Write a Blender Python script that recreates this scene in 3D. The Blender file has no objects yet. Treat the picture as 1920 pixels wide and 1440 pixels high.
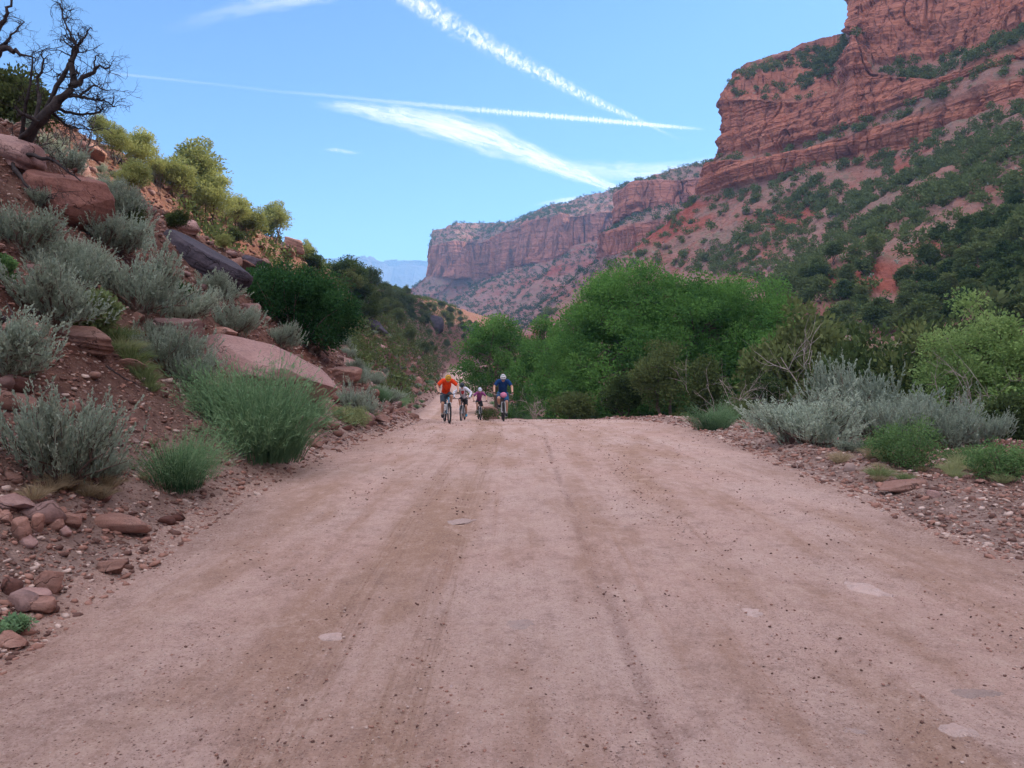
import bpy, math, random
import numpy as np
from mathutils import Vector, Matrix
R = math.radians
sc = bpy.context.scene
COL = sc.collection
# ------------------------------------------------------------------ camera, sky, sun, exposure
F = 1442.0; CZ = 1.6; HY = 700.0
cam_d = bpy.data.cameras.new("Camera"); cam = bpy.data.objects.new("Camera", cam_d); COL.objects.link(cam)
cam_d.sensor_width = 36; cam_d.lens = 36*F/1920; cam_d.shift_y = -(720-HY)/1920
cam_d.clip_start = 0.1; cam_d.clip_end = 90000
cam.location = (0, 0, CZ); cam.rotation_euler = (R(90), 0, 0); sc.camera = cam
SUN_AZ, SUN_EL = R(52), R(30.4)          # azimuth clockwise from +Y, elevation
w = bpy.data.worlds.new("World"); sc.world = w; w.use_nodes = True
wn = w.node_tree; wn.nodes.clear()
o_ = wn.nodes.new('ShaderNodeOutputWorld'); bg = wn.nodes.new('ShaderNodeBackground')
sky = wn.nodes.new('ShaderNodeTexSky'); sky.sky_type = 'NISHITA'; sky.sun_disc = False
sky.sun_elevation = SUN_EL; sky.sun_rotation = SUN_AZ; sky.air_density = 1.0; sky.dust_density = 0.6; sky.ozone_density = 1.0
sky.altitude = 1500
bg.inputs[1].default_value = 0.15
# added fill light: whitened sky overhead and behind the viewer, brightening the open shade
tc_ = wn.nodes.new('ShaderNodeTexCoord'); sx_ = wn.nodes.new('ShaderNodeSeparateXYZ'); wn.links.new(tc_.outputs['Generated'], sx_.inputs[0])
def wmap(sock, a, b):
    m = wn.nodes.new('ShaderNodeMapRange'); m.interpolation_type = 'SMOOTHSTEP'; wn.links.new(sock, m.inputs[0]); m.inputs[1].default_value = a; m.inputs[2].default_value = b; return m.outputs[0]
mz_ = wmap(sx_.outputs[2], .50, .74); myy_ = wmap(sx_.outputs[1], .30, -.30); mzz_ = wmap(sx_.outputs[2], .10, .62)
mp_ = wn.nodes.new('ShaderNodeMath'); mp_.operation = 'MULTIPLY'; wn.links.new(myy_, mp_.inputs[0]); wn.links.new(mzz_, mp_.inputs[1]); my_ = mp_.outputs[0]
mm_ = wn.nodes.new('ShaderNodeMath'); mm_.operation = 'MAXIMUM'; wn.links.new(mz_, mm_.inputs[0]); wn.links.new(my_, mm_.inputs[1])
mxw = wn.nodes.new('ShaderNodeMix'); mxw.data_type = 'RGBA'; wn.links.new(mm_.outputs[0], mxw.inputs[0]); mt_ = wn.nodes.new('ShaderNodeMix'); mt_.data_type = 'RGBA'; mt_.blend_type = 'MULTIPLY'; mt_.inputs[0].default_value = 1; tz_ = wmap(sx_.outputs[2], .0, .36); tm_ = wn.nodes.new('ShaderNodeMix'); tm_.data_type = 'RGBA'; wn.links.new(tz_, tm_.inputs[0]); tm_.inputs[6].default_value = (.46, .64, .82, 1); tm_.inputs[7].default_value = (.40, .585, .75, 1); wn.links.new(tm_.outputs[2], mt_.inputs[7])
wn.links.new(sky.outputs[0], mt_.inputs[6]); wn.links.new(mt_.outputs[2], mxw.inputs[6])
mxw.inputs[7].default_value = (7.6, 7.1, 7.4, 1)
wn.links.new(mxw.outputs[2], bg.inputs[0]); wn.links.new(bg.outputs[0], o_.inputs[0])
sd = bpy.data.lights.new("Sun", 'SUN'); sun = bpy.data.objects.new("Sun", sd); COL.objects.link(sun)
sd.energy = 5.0; sd.angle = R(0.5); sd.color = (1.0, 0.86, 0.66)
sdir = Vector((math.sin(SUN_AZ)*math.cos(SUN_EL), math.cos(SUN_AZ)*math.cos(SUN_EL), math.sin(SUN_EL)))
sun.rotation_euler = sdir.to_track_quat('Z', 'Y').to_euler()
vs = sc.view_settings; vs.view_transform = 'Standard'; vs.look = 'None'; vs.gamma = 1; vs.exposure = 0.98
sc.display_settings.display_device = 'sRGB'
sc.cycles.use_denoising = True
sc.cycles.max_bounces = 8; sc.cycles.diffuse_bounces = 3; sc.cycles.transparent_max_bounces = 16
sc.cycles.volume_bounces = 1

# ------------------------------------------------------------------ noise
def _h(ix, iy, iz, seed):
    n = (ix.astype(np.int64)*374761393 + iy.astype(np.int64)*668265263 + iz.astype(np.int64)*2147483647 + seed*974634777) & 0xffffffff
    n = ((n ^ (n >> 13))*1274126177) & 0xffffffff
    n = ((n ^ (n >> 16))*2246822519) & 0xffffffff
    return ((n ^ (n >> 15)) & 0xffffff)/float(0xffffff)
def noise3(x, y, z, seed=0):
    x, y, z = np.broadcast_arrays(np.asarray(x, float), np.asarray(y, float), np.asarray(z, float))
    ix, iy, iz = np.floor(x), np.floor(y), np.floor(z)
    fx, fy, fz = x-ix, y-iy, z-iz
    fx, fy, fz = (f*f*(3-2*f) for f in (fx, fy, fz))
    r = 0
    for a in (0, 1):
        wx = fx if a else 1-fx
        for b in (0, 1):
            wy = fy if b else 1-fy
            for c in (0, 1):
                wz = fz if c else 1-fz
                r = r + wx*wy*wz*_h(ix+a, iy+b, iz+c, seed)
    return r*2-1
def fbm(x, y, z=0.0, oct=4, seed=0, lac=2.1, gain=.5):
    s = 0; a = 1; t = 0; f = 1
    for i in range(oct):
        s = s + a*noise3(np.asarray(x)*f, np.asarray(y)*f, np.asarray(z)*f, seed+i*17); t += a; a *= gain; f *= lac
    return s/t
def ss(e0, e1, x):
    t = np.clip((np.asarray(x, float)-e0)/(e1-e0), 0, 1); return t*t*(3-2*t)
def rng(seed): return np.random.default_rng(seed)

# ------------------------------------------------------------------ mesh + tagging helpers
def tag(o, label=None, cat=None, group=None, kind=None):
    if label: o["label"] = label
    if cat: o["category"] = cat
    if group: o["group"] = group
    if kind: o["kind"] = kind
    return o
def mesh(name, V, Fs, mats, smooth=False, attrs=None, fmat=None):
    """Fs: list of int arrays (n,k), or one array"""
    V = np.asarray(V, dtype=np.float32).reshape(-1, 3)
    if not isinstance(Fs, list): Fs = [Fs]
    Fs = [np.asarray(f, dtype=np.int32) for f in Fs if len(f)]
    me = bpy.data.meshes.new(name)
    me.vertices.add(len(V)); me.vertices.foreach_set('co', V.ravel())
    nl = sum(f.size for f in Fs); npoly = sum(len(f) for f in Fs)
    me.loops.add(nl); me.polygons.add(npoly)
    me.loops.foreach_set('vertex_index', np.concatenate([f.ravel() for f in Fs]))
    tot = np.concatenate([np.full(len(f), f.shape[1], np.int32) for f in Fs])
    st = np.concatenate([[0], np.cumsum(tot)[:-1]]).astype(np.int32)
    me.polygons.foreach_set('loop_start', st); me.polygons.foreach_set('loop_total', tot)
    if smooth: me.polygons.foreach_set('use_smooth', np.ones(npoly, bool))
    if not isinstance(mats, (list, tuple)): mats = [mats]
    for m in mats: me.materials.append(m)
    if fmat is not None: me.polygons.foreach_set('material_index', np.asarray(fmat, np.int32))
    me.update(calc_edges=True)
    for k, (dom, a) in (attrs or {}).items():
        at = me.attributes.new(k, 'FLOAT', dom); at.data.foreach_set('value', np.asarray(a, np.float32))
    me.validate()
    return me
def obj(name, me, parent=None, loc=(0, 0, 0), rot=(0, 0, 0), scale=(1, 1, 1)):
    o = bpy.data.objects.new(name, me); COL.objects.link(o)
    o.location = loc; o.rotation_euler = rot; o.scale = scale
    if parent: o.parent = parent
    return o
def empty(name, loc=(0, 0, 0), rz=0, scale=1.0):
    o = bpy.data.objects.new(name, None); COL.objects.link(o); o.location = loc; o.rotation_euler = (0, 0, rz)
    o.scale = (scale,)*3 if not isinstance(scale, (tuple, list)) else scale
    o.empty_display_size = .1
    return o
def copy_tree(o, parent=None):
    c = o.copy(); COL.objects.link(c)
    if parent: c.parent = parent
    for ch in o.children: copy_tree(ch, c)
    return c
def gridF(nu, nv):
    i = np.arange(nu-1)[:, None]*nv+np.arange(nv-1)[None, :]
    return np.stack([i, i+nv, i+nv+1, i+1], -1).reshape(-1, 4)
class MB:
    """collects pieces into one mesh"""
    def __init__(s): s.V = []; s.F = {}; s.n = 0; s.M = {}
    def add(s, V, Fc, m=0):
        V = np.asarray(V, float).reshape(-1, 3); Fc = np.asarray(Fc, int)
        s.F.setdefault(Fc.shape[1], []).append(Fc+s.n); s.M.setdefault(Fc.shape[1], []).append(np.full(len(Fc), m)); s.V.append(V); s.n += len(V)
    def me(s, name, mats, smooth=True):
        ks = sorted(s.F)
        return mesh(name, np.concatenate(s.V), [np.concatenate(s.F[k]) for k in ks], mats, smooth, fmat=np.concatenate([np.concatenate(s.M[k]) for k in ks]))
    def tube(s, P, rad, k=8, m=0, cap=True, round_=False):
        P = np.asarray(P, float); n = len(P); rad = np.broadcast_to(np.asarray(rad, float), (n,)).copy()
        T = np.gradient(P, axis=0); T /= np.linalg.norm(T, axis=1)[:, None]+1e-9
        if round_:
            t0, t1 = T[0], T[-1]; pre, pr, post, po = [], [], [], []
            for a in (85, 60, 35, 15): pre.append(P[0]-t0*rad[0]*math.sin(R(a))); pr.append(rad[0]*math.cos(R(a)))
            for a in (15, 35, 60, 85): post.append(P[-1]+t1*rad[-1]*math.sin(R(a))); po.append(rad[-1]*math.cos(R(a)))
            P = np.vstack([pre, P, post]); rad = np.concatenate([pr, rad, po]); T = np.vstack([np.tile(t0, (4, 1)), T, np.tile(t1, (4, 1))]); n += 8
        up = np.array([0, 0, 1.]) if abs(T[0][2]) < .9 else np.array([1., 0, 0])
        A = np.cross(T[0], up); A /= np.linalg.norm(A)
        rows = []; ang = np.arange(k)/k*2*math.pi
        for i in range(n):
            A = A-T[i]*np.dot(A, T[i]); A /= np.linalg.norm(A)+1e-9; B = np.cross(T[i], A)
            rows.append(P[i]+rad[i]*(np.cos(ang)[:, None]*A+np.sin(ang)[:, None]*B))
        V = np.vstack(rows); j = np.arange(k); j2 = (j+1) % k
        Fc = np.vstack([np.stack([i*k+j, i*k+j2, (i+1)*k+j2, (i+1)*k+j], -1) for i in range(n-1)])
        s.add(V, Fc, m)
        if cap:
            c0 = np.vstack([P[0][None], rows[0]]); s.add(c0, np.stack([np.zeros(k, int), 1+j2, 1+j], -1), m)
            c1 = np.vstack([P[-1][None], rows[-1]]); s.add(c1, np.stack([np.zeros(k, int), 1+j, 1+j2], -1), m)
    def ell(s, c, r, k=16, m=0, rot=None, lo=-90, hi=90):
        th = np.radians(np.linspace(lo, hi, max(4, k//2+1))); ph = np.arange(k)/k*2*math.pi
        V = np.stack([np.cos(th)[:, None]*np.cos(ph), np.cos(th)[:, None]*np.sin(ph), np.repeat(np.sin(th)[:, None], k, 1)], -1).reshape(-1, 3)*np.asarray(r)
        if rot is not None: V = V@np.array(rot).T
        V = V+np.asarray(c); j = np.arange(k); j2 = (j+1) % k
        s.add(V, np.vstack([np.stack([i*k+j, i*k+j2, (i+1)*k+j2, (i+1)*k+j], -1) for i in range(len(th)-1)]), m)
    def box(s, c, h, rot=None, m=0):
        V = np.array([[x, y, z] for x in (-1, 1) for y in (-1, 1) for z in (-1, 1)], float)*np.asarray(h)
        if rot is not None: V = V@np.array(rot).T
        s.add(V+np.asarray(c), [[0, 1, 3, 2], [4, 6, 7, 5], [0, 4, 5, 1], [2, 3, 7, 6], [0, 2, 6, 4], [1, 5, 7, 3]], m)
def P3(x, y, d): return np.array([(x-960)/F*d, d, CZ+(HY-y)/F*d])

# ------------------------------------------------------------------ materials
class NT:
    def __init__(s, name):
        s.m = bpy.data.materials.new(name); s.m.use_nodes = True; s.t = s.m.node_tree; s.t.nodes.clear(); s.L = s.t.links
        s.out = s.n('ShaderNodeOutputMaterial')
    def n(s, typ, **k):
        x = s.t.nodes.new(typ)
        for a, b in k.items(): setattr(x, a, b)
        return x
    def lk(s, a, b): s.L.new(a, b)
    def val(s, x, inp):
        if isinstance(x, (int, float)): inp.default_value = x
        elif isinstance(x, (tuple, list)): inp.default_value = tuple(x)+((1,) if len(x) == 3 and inp.type == 'RGBA' else ())
        else: s.lk(x, inp)
    def pos(s):
        return s.n('ShaderNodeNewGeometry').outputs['Position']
    def map(s, v, sc_):
        m = s.n('ShaderNodeMapping'); s.lk(v, m.inputs[0]); m.inputs['Scale'].default_value = sc_; return m.outputs[0]
    def noise(s, v, scale, detail=4, rough=.55, dist=0, col=False):
        x = s.n('ShaderNodeTexNoise'); s.lk(v, x.inputs['Vector']); x.inputs['Scale'].default_value = scale
        x.inputs['Detail'].default_value = detail; x.inputs['Roughness'].default_value = rough; x.inputs['Distortion'].default_value = dist
        return x.outputs[1 if col else 0]
    def voro(s, v, scale, feat='F1', out=0, rnd=1.0):
        x = s.n('ShaderNodeTexVoronoi', feature=feat); s.lk(v, x.inputs['Vector']); x.inputs['Scale'].default_value = scale
        x.inputs['Randomness'].default_value = rnd
        return x.outputs[out]
    def rng(s, x, a, b, c=0.0, d=1.0, smooth=True):
        m = s.n('ShaderNodeMapRange'); m.interpolation_type = 'SMOOTHSTEP' if smooth else 'LINEAR'
        s.val(x, m.inputs[0]); m.inputs[1].default_value = a; m.inputs[2].default_value = b; m.inputs[3].default_value = c; m.inputs[4].default_value = d
        return m.outputs[0]
    def mul(s, a, b, op='MULTIPLY'):
        m = s.n('ShaderNodeMath', operation=op); s.val(a, m.inputs[0]); s.val(b, m.inputs[1]); return m.outputs[0]
    def mix(s, f, a, b, blend='MIX'):
        m = s.n('ShaderNodeMix', data_type='RGBA', blend_type=blend); s.val(f, m.inputs[0]); s.val(a, m.inputs[6]); s.val(b, m.inputs[7]); return m.outputs[2]
    def ramp(s, f, stops):
        r = s.n('ShaderNodeValToRGB'); e = r.color_ramp.elements
        while len(e) < len(stops): e.new(.5)
        for i, (p, c) in enumerate(stops): e[i].position = p; e[i].color = tuple(c)+(1,)
        s.val(f, r.inputs[0]); return r.outputs[0]
    def attr(s, name):
        a = s.n('ShaderNodeAttribute', attribute_name=name); return a.outputs['Fac']
    def bump(s, h, strength=.5, dist=.05, normal=None):
        b = s.n('ShaderNodeBump'); b.inputs['Strength'].default_value = strength; b.inputs['Distance'].default_value = dist
        s.lk(h, b.inputs['Height'])
        if normal is not None: s.lk(normal, b.inputs['Normal'])
        return b.outputs[0]
    def pbr(s, col, rough=.9, normal=None, spec=.2, metal=0.0, coat=0):
        p = s.n('ShaderNodeBsdfPrincipled'); s.val(col, p.inputs['Base Color']); s.val(rough, p.inputs['Roughness'])
        p.inputs['Specular IOR Level'].default_value = spec; p.inputs['Metallic'].default_value = metal
        if normal is not None: s.lk(normal, p.inputs['Normal'])
        s.lk(p.outputs[0], s.out.inputs[0]); return s.m
def simple(name, col, rough=.6, spec=.3, metal=0.0, var=.15, scale=30):
    t = NT(name); v = t.n('ShaderNodeTexCoord').outputs['Object']
    n = t.noise(v, scale, 3); c = t.mix(t.rng(n, .3, .7), [x*(1-var) for x in col], [min(1, x*(1+var)) for x in col])
    return t.pbr(c, rough, t.bump(n, .15, .004), spec, metal)
def leafmat(name, c1, c2, c3=None, trans=.35, rnd=.35):
    """c1 dark .. c2 light by per-leaf attribute 'tone'; per-object variation"""
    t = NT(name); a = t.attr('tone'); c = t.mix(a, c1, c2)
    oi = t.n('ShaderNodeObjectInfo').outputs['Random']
    if c3 is not None: c = t.mix(t.mul(oi, rnd*1.6), c, c3)
    hsv = t.n('ShaderNodeHueSaturation'); t.lk(c, hsv.inputs['Color']); t.lk(t.rng(oi, 0, 1, 1-rnd*.5, 1+rnd*.5, False), hsv.inputs['Value'])
    d = t.n('ShaderNodeBsdfDiffuse'); tr = t.n('ShaderNodeBsdfTranslucent'); mx = t.n('ShaderNodeMixShader'); mx.inputs[0].default_value = trans
    t.lk(hsv.outputs[0], d.inputs[0]); t.lk(hsv.outputs[0], tr.inputs[0]); t.lk(d.outputs[0], mx.inputs[1]); t.lk(tr.outputs[0], mx.inputs[2])
    t.lk(mx.outputs[0], t.out.inputs[0]); return t.m

def mat_road():
    t = NT('road_dirt'); p = t.pos()
    base = t.noise(p, .35, 5, .6); mid = t.noise(t.map(p, (1.2, .25, 1)), 1.6, 5, .6)
    c = t.mix(t.rng(base, .35, .65), (.55, .365, .315), (.58, .42, .375))
    c = t.mix(t.rng(mid, .42, .70, 0, .8), c, (.37, .22, .155))
    gp = t.noise(t.map(p, (.5, 1.6, 1)), 1.3, 5, .65, .6)
    c = t.mix(t.rng(gp, .60, .72, 0, .55), c, (.55, .40, .35))
    # tyre tracks: fine lengthwise lines
    tr = t.noise(t.map(p, (14, .22, 1)), 1.0, 4, .6); c = t.mix(t.rng(tr, .52, .75, 0, .42), c, (.38, .21, .14))
    la = t.attr('lat'); sy_ = t.n('ShaderNodeSeparateXYZ'); t.lk(p, sy_.inputs[0]); cx = t.n('ShaderNodeCombineXYZ'); t.lk(la, cx.inputs[0]); t.lk(sy_.outputs[1], cx.inputs[1]); lp = cx.outputs[0]
    def lane(c0, w0, w1):
        dd = t.mul(t.mul(la, c0, 'SUBTRACT'), t.mul(t.mul(t.noise(t.map(p, (.6, .5, 1)), 1.0, 3), .5, 'SUBTRACT'), .18), 'ADD'); ab = t.n('ShaderNodeMath', operation='ABSOLUTE'); t.lk(dd, ab.inputs[0]); return t.rng(ab.outputs[0], w0, w1, 1, 0)
    och = t.mul(lane(-1.35, .25, .55), t.rng(t.noise(t.map(p, (1, .35, 1)), 1.1, 4, .6), .35, .6)); c = t.mix(t.mul(och, .6), c, (.34, .20, .125))
    och2 = t.mul(lane(1.35, .3, .8), t.rng(t.noise(t.map(p, (1, .4, 1)), 1.3, 4, .6), .42, .65)); c = t.mix(t.mul(och2, .55), c, (.35, .205, .13))
    tread = t.mul(t.noise(t.map(lp, (40, .5, 1)), 1.0, 3, .6), t.mul(lane(-1.1, .10, .17), lane(-1.6, .10, .17), 'ADD')); c = t.mix(t.rng(tread, .42, .65, 0, .5), c, (.30, .18, .125))
    rut = t.mul(lane(.02, .01, .07), t.rng(t.noise(t.map(p, (1, .4, 1)), 2.0, 4, .6), .36, .55)); c = t.mix(t.mul(rut, .45), c, (.27, .165, .14))
    f = t.noise(p, 28, 3, .7); c = t.mix(t.rng(f, .35, .7, 0, .30), c, (.35, .22, .17))
    # pebbles
    v = t.voro(p, 55); vc = t.voro(p, 55, out=1); edg = t.attr('edge'); dens = t.mul(t.rng(t.noise(p, .9, 4, .6), .35, .65, .35, 1), t.mul(t.mul(edg, .8), t.mul(rut, .8), 'ADD'), 'ADD'); c = t.mix(t.mul(edg, .8), c, t.mix(t.rng(f, .35, .65), (.40, .27, .23), (.30, .185, .15)))
    sep = t.n('ShaderNodeSeparateColor'); t.lk(vc, sep.inputs[0])
    rad = t.mul(t.rng(sep.outputs[0], .45, 1, 0, .46, False), dens)
    peb = t.rng(t.mul(rad, v, 'SUBTRACT'), 0, .12)
    pc = t.ramp(sep.outputs[1], [(0, (.10, .055, .05)), (.45, (.22, .11, .09)), (.75, (.40, .24, .2)), (1, (.62, .52, .47))])
    c = t.mix(peb, c, pc)
    v2 = t.voro(p, 130); vc2 = t.voro(p, 130, out=1); s2 = t.n('ShaderNodeSeparateColor'); t.lk(vc2, s2.inputs[0])
    peb2 = t.rng(t.mul(t.rng(s2.outputs[0], .3, 1, 0, .55, False), v2, 'SUBTRACT'), 0, .15, 0, .9)
    c = t.mix(peb2, c, t.ramp(s2.outputs[1], [(0, (.13, .075, .065)), (.6, (.33, .18, .14)), (1, (.6, .48, .42))]))
    h = t.mul(t.mul(peb, .7), t.mul(peb2, .35), 'ADD'); h = t.mul(h, t.mul(f, .6), 'ADD'); h = t.mul(h, t.mul(tr, .5), 'ADD'); h = t.mul(h, t.mul(tread, 1.2), 'ADD')
    h = t.mul(h, t.mul(t.noise(p, 70, 4, .8), 1.3), 'ADD')
    fr = t.noise(t.map(p, (1, .8, 1)), 5, 9, .88); c = t.mix(t.rng(fr, .50, .62, 0, .55), c, (.27, .17, .14)); c = t.mix(t.rng(fr, .49, .38, 0, .5), c, (.62, .45, .385)); h = t.mul(h, t.mul(fr, 2.0), 'ADD')
    gr = t.noise(p, 55, 4, .85); c = t.mix(t.rng(gr, .52, .70, 0, .55), c, (.20, .125, .105)); c = t.mix(t.rng(gr, .46, .34, 0, .55), c, (.60, .46, .41))
    return t.pbr(c, .95, t.bump(h, .95, .016), .1)
def mat_ground():
    t = NT('red_slope_soil'); p = t.pos()
    a = t.noise(p, .22, 5, .6); b = t.noise(p, 2.3, 5, .65)
    c = t.mix(t.rng(a, .38, .62), (.235, .095, .068), (.25, .145, .115))
    c = t.mix(t.rng(b, .40, .62), c, (.145, .066, .05))
    g = t.noise(p, .8, 4, .6, .4); c = t.mix(t.rng(g, .58, .72, 0, .6), c, (.19, .165, .10))
    fr = t.noise(p, 1.6, 10, .86); c = t.mix(t.rng(fr, .50, .62, 0, .6), c, (.10, .053, .045)); c = t.mix(t.rng(fr, .48, .36, 0, .45), c, (.34, .21, .17))
    vg = t.attr('verge'); c = t.mix(t.mul(vg, .88), c, t.mix(t.rng(fr, .40, .60), (.62, .44, .385), (.36, .24, .205)))
    v = t.voro(p, 9); vc = t.voro(p, 9, out=1); s = t.n('ShaderNodeSeparateColor'); t.lk(vc, s.inputs[0])
    pb = t.rng(t.mul(t.rng(s.outputs[0], .35, 1, .05, .5, False), v, 'SUBTRACT'), 0, .08)
    c = t.mix(pb, c, t.ramp(s.outputs[1], [(0, (.12, .055, .045)), (.5, (.28, .145, .115)), (1, (.46, .34, .30))]))
    v2 = t.voro(p, 40); vc2 = t.voro(p, 40, out=1); s2 = t.n('ShaderNodeSeparateColor'); t.lk(vc2, s2.inputs[0])
    pb2 = t.rng(t.mul(t.rng(s2.outputs[0], .3, 1, .05, .55, False), v2, 'SUBTRACT'), 0, .1)
    c = t.mix(pb2, c, t.ramp(s2.outputs[1], [(0, (.09, .045, .038)), (.5, (.26, .14, .11)), (1, (.42, .32, .28))]))
    h = t.mul(t.mul(pb, 1.6), t.mul(pb2, .5), 'ADD'); h = t.mul(h, b, 'ADD'); h = t.mul(h, t.mul(fr, 3.0), 'ADD')
    return t.pbr(c, .95, t.bump(h, .95, .08), .1)
def mat_rock(name, c1, c2, dark, scale=1.0, coord='Object'):
    t = NT(name); p = t.n('ShaderNodeTexCoord').outputs[coord]
    oi = t.n('ShaderNodeObjectInfo').outputs['Random']
    a = t.noise(p, 1.1*scale, 6, .65); st = t.noise(t.map(p, (.5, .5, 9)), 1.3*scale, 4, .6, .3)
    c = t.mix(t.rng(a, .35, .65), c1, c2); c = t.mix(t.rng(st, .48, .66, 0, .5), c, [x*.62 for x in c1])
    vn = t.noise(t.map(p, (1, 1, .4)), 2.1*scale, 5, .7, .5); c = t.mix(t.rng(vn, .55, .68, 0, .75), c, dark)
    wp = t.n('ShaderNodeVectorMath', operation='ADD'); t.lk(t.map(p, (1, .8, 2.2)), wp.inputs[0]); t.lk(t.noise(p, 3*scale, 3, .6, 0, True), wp.inputs[1]); crk = t.rng(t.voro(wp.outputs[0], 1.7*scale, 'DISTANCE_TO_EDGE'), 0, .022, 1, 0); crk = t.mul(crk, t.rng(t.noise(p, 1.3*scale, 2), .45, .6)); c = t.mix(t.mul(crk, .8), c, [x*.25 for x in c1])
    f = t.noise(p, 24*scale, 6, .85); c = t.mix(t.rng(f, .52, .40, 0, .35), c, [x*.5 for x in c1]); c = t.mix(t.rng(f, .4, .75, 0, .35), c, [min(1, x*1.35) for x in c2])
    hsv = t.n('ShaderNodeHueSaturation'); t.lk(c, hsv.inputs['Color']); t.lk(t.rng(oi, 0, 1, .7, 1.2, False), hsv.inputs['Value'])
    h = t.mul(t.mul(a, .6), t.mul(st, .5), 'ADD'); h = t.mul(h, t.mul(f, .45), 'ADD'); h = t.mul(h, t.mul(crk, -.8), 'ADD')
    return t.pbr(hsv.outputs[0], .88, t.bump(h, .7, .05/scale), .2)
def mat_cliff(name, s=1.0, tint=(1, 1, 1), bandw=.6):
    """banded canyon sandstone and talus. attribute 'cliff' 1 on faces, 0 on talus; s = metres scale"""
    t = NT(name); p = t.pos(); k = t.attr('cliff'); red = t.attr('red')
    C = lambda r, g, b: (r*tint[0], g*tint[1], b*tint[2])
    warp = t.noise(p, .012/s, 3, .5); 
    band = t.noise(t.map(p, (.15, .15, 1.0)), .20/s, 5, .65, .25)
    c = t.ramp(band, [(.28, C(.25, .085, .055)), (.42, C(.42, .155, .095)), (.52, C(.52, .225, .14)), (.62, C(.40, .16, .11)), (.75, C(.56, .29, .20))])
    b2 = t.noise(t.map(p, (.12, .12, 1.0)), .9/s, 4, .7, .2); c = t.mix(t.rng(b2, .52, .60, 0, .45), c, C(.20, .075, .055)); c = t.mix(t.rng(b2, .44, .36, 0, .4), c, C(.60, .32, .22))
    big = t.noise(p, .03/s, 4, .6); c = t.mix(t.rng(big, .36, .58, .15, bandw), c, C(.46, .20, .135))
    var = t.noise(t.map(p, (1, 1, .16)), .11/s, 6, .68, .5); c = t.mix(t.rng(var, .50, .66, 0, .72), c, C(.13, .062, .06))
    lt = t.noise(t.map(p, (1, 1, .12)), .16/s, 5, .6); c = t.mix(t.rng(lt, .62, .74, 0, .5), c, C(.62, .38, .28))
    # cracks
    cr = t.voro(t.map(p, (1, 1, .3)), .22/s, 'DISTANCE_TO_EDGE'); crk = t.rng(cr, 0, .05, 1, 0)
    c = t.mix(t.mul(crk, .25), c, C(.10, .045, .04))
    # talus
    a = t.noise(p, .05/s, 5, .65, .5); q = t.noise(p, .5/s, 5, .75)
    tc = t.ramp(a, [(.36, C(.32, .125, .09)), (.5, C(.34, .19, .155)), (.62, C(.28, .19, .155))])
    tc = t.mix(t.rng(q, .45, .62, 0, .6), tc, C(.25, .15, .115))
    tc = t.mix(t.rng(t.noise(p, 1.1/s, 4, .8), .58, .7, 0, .6), tc, C(.48, .37, .33))
    gv = t.noise(p, .16/s, 5, .8); tc = t.mix(t.rng(gv, .52, .64, 0, .5), tc, (.16, .17, .11))
    tc = t.mix(t.mul(red, .9), tc, t.mix(t.rng(q, .3, .7), C(.36, .10, .065), C(.27, .07, .05)))
    c = t.mix(k, tc, c)
    h = t.mul(t.mul(band, 2.2), t.mul(t.noise(p, .6/s, 6, .75), 1.0), 'ADD'); h = t.mul(h, t.mul(t.mul(b2, 1.6), k), 'ADD'); h = t.mul(h, t.mul(t.mul(crk, -1.0), k), 'ADD')
    return t.pbr(c, .95, t.bump(h, .8, 1.0*s), .05)

M = {}
M['road'] = mat_road(); M['ground'] = mat_ground()
M['cliff'] = mat_cliff('canyon_sandstone', 1.0, (.88, .80, .80), .45)
M['cliff2'] = mat_cliff('far_sandstone', 1.7, (.84, .78, .84), .9)
M['mesa'] = mat_cliff('haze_tinted_mesa', 6.0, (.22, .32, .42))  # dark blue tint: distance haze put into the rock colour
M['rock'] = mat_rock('sandstone', (.27, .135, .105), (.34, .20, .165), (.13, .068, .06))
M['slab'] = mat_rock('pink_slab', (.31, .18, .165), (.37, .235, .215), (.17, .11, .115), .8)
M['redrock'] = mat_rock('dark_red_sandstone', (.15, .062, .05), (.23, .11, .09), (.07, .035, .035), .7)
M['darkrock'] = mat_rock('varnished_rock', (.045, .038, .052), (.085, .07, .088), (.025, .02, .028), .6)
M['paleroad'] = mat_rock('pale_bedrock', (.32, .225, .20), (.38, .285, .26), (.25, .165, .14), 7)
M['bark'] = mat_rock('bark', (.13, .095, .075), (.19, .14, .11), (.06, .045, .04), 6)
M['deadwood'] = mat_rock('dead_wood', (.040, .030, .032), (.085, .07, .07), (.02, .016, .018), 6)
M['greywood'] = mat_rock('weathered_wood', (.25, .20, .18), (.36, .30, .27), (.12, .09, .08), 6)
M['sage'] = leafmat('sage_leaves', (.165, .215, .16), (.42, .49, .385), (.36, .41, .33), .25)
M['sagestem'] = mat_rock('sage_wood', (.12, .085, .07), (.2, .15, .12), (.07, .05, .04), 8)
M['rabbit'] = leafmat('green_broom_leaves', (.08, .18, .09), (.25, .41, .21), (.27, .36, .2), .3, .25)
M['fresh'] = leafmat('fresh_green_leaves', (.07, .15, .06), (.20, .33, .125), None, .35)
M['grass'] = leafmat('bunch_grass', (.12, .19, .07), (.29, .36, .16), (.30, .31, .17), .35, .5)
M['dry'] = leafmat('dry_grass', (.26, .20, .12), (.46, .38, .26), None, .3)
M['juniper'] = leafmat('juniper_needles', (.028, .055, .024), (.10, .15, .055), (.14, .16, .06), .22, .5)
M['juniperlit'] = leafmat('sunlit_pinyon_needles', (.13, .165, .055), (.40, .43, .165), (.32, .34, .13), .3, .3)  # lighter counterpart of the juniper green, sunlight put into the leaf colour
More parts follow.
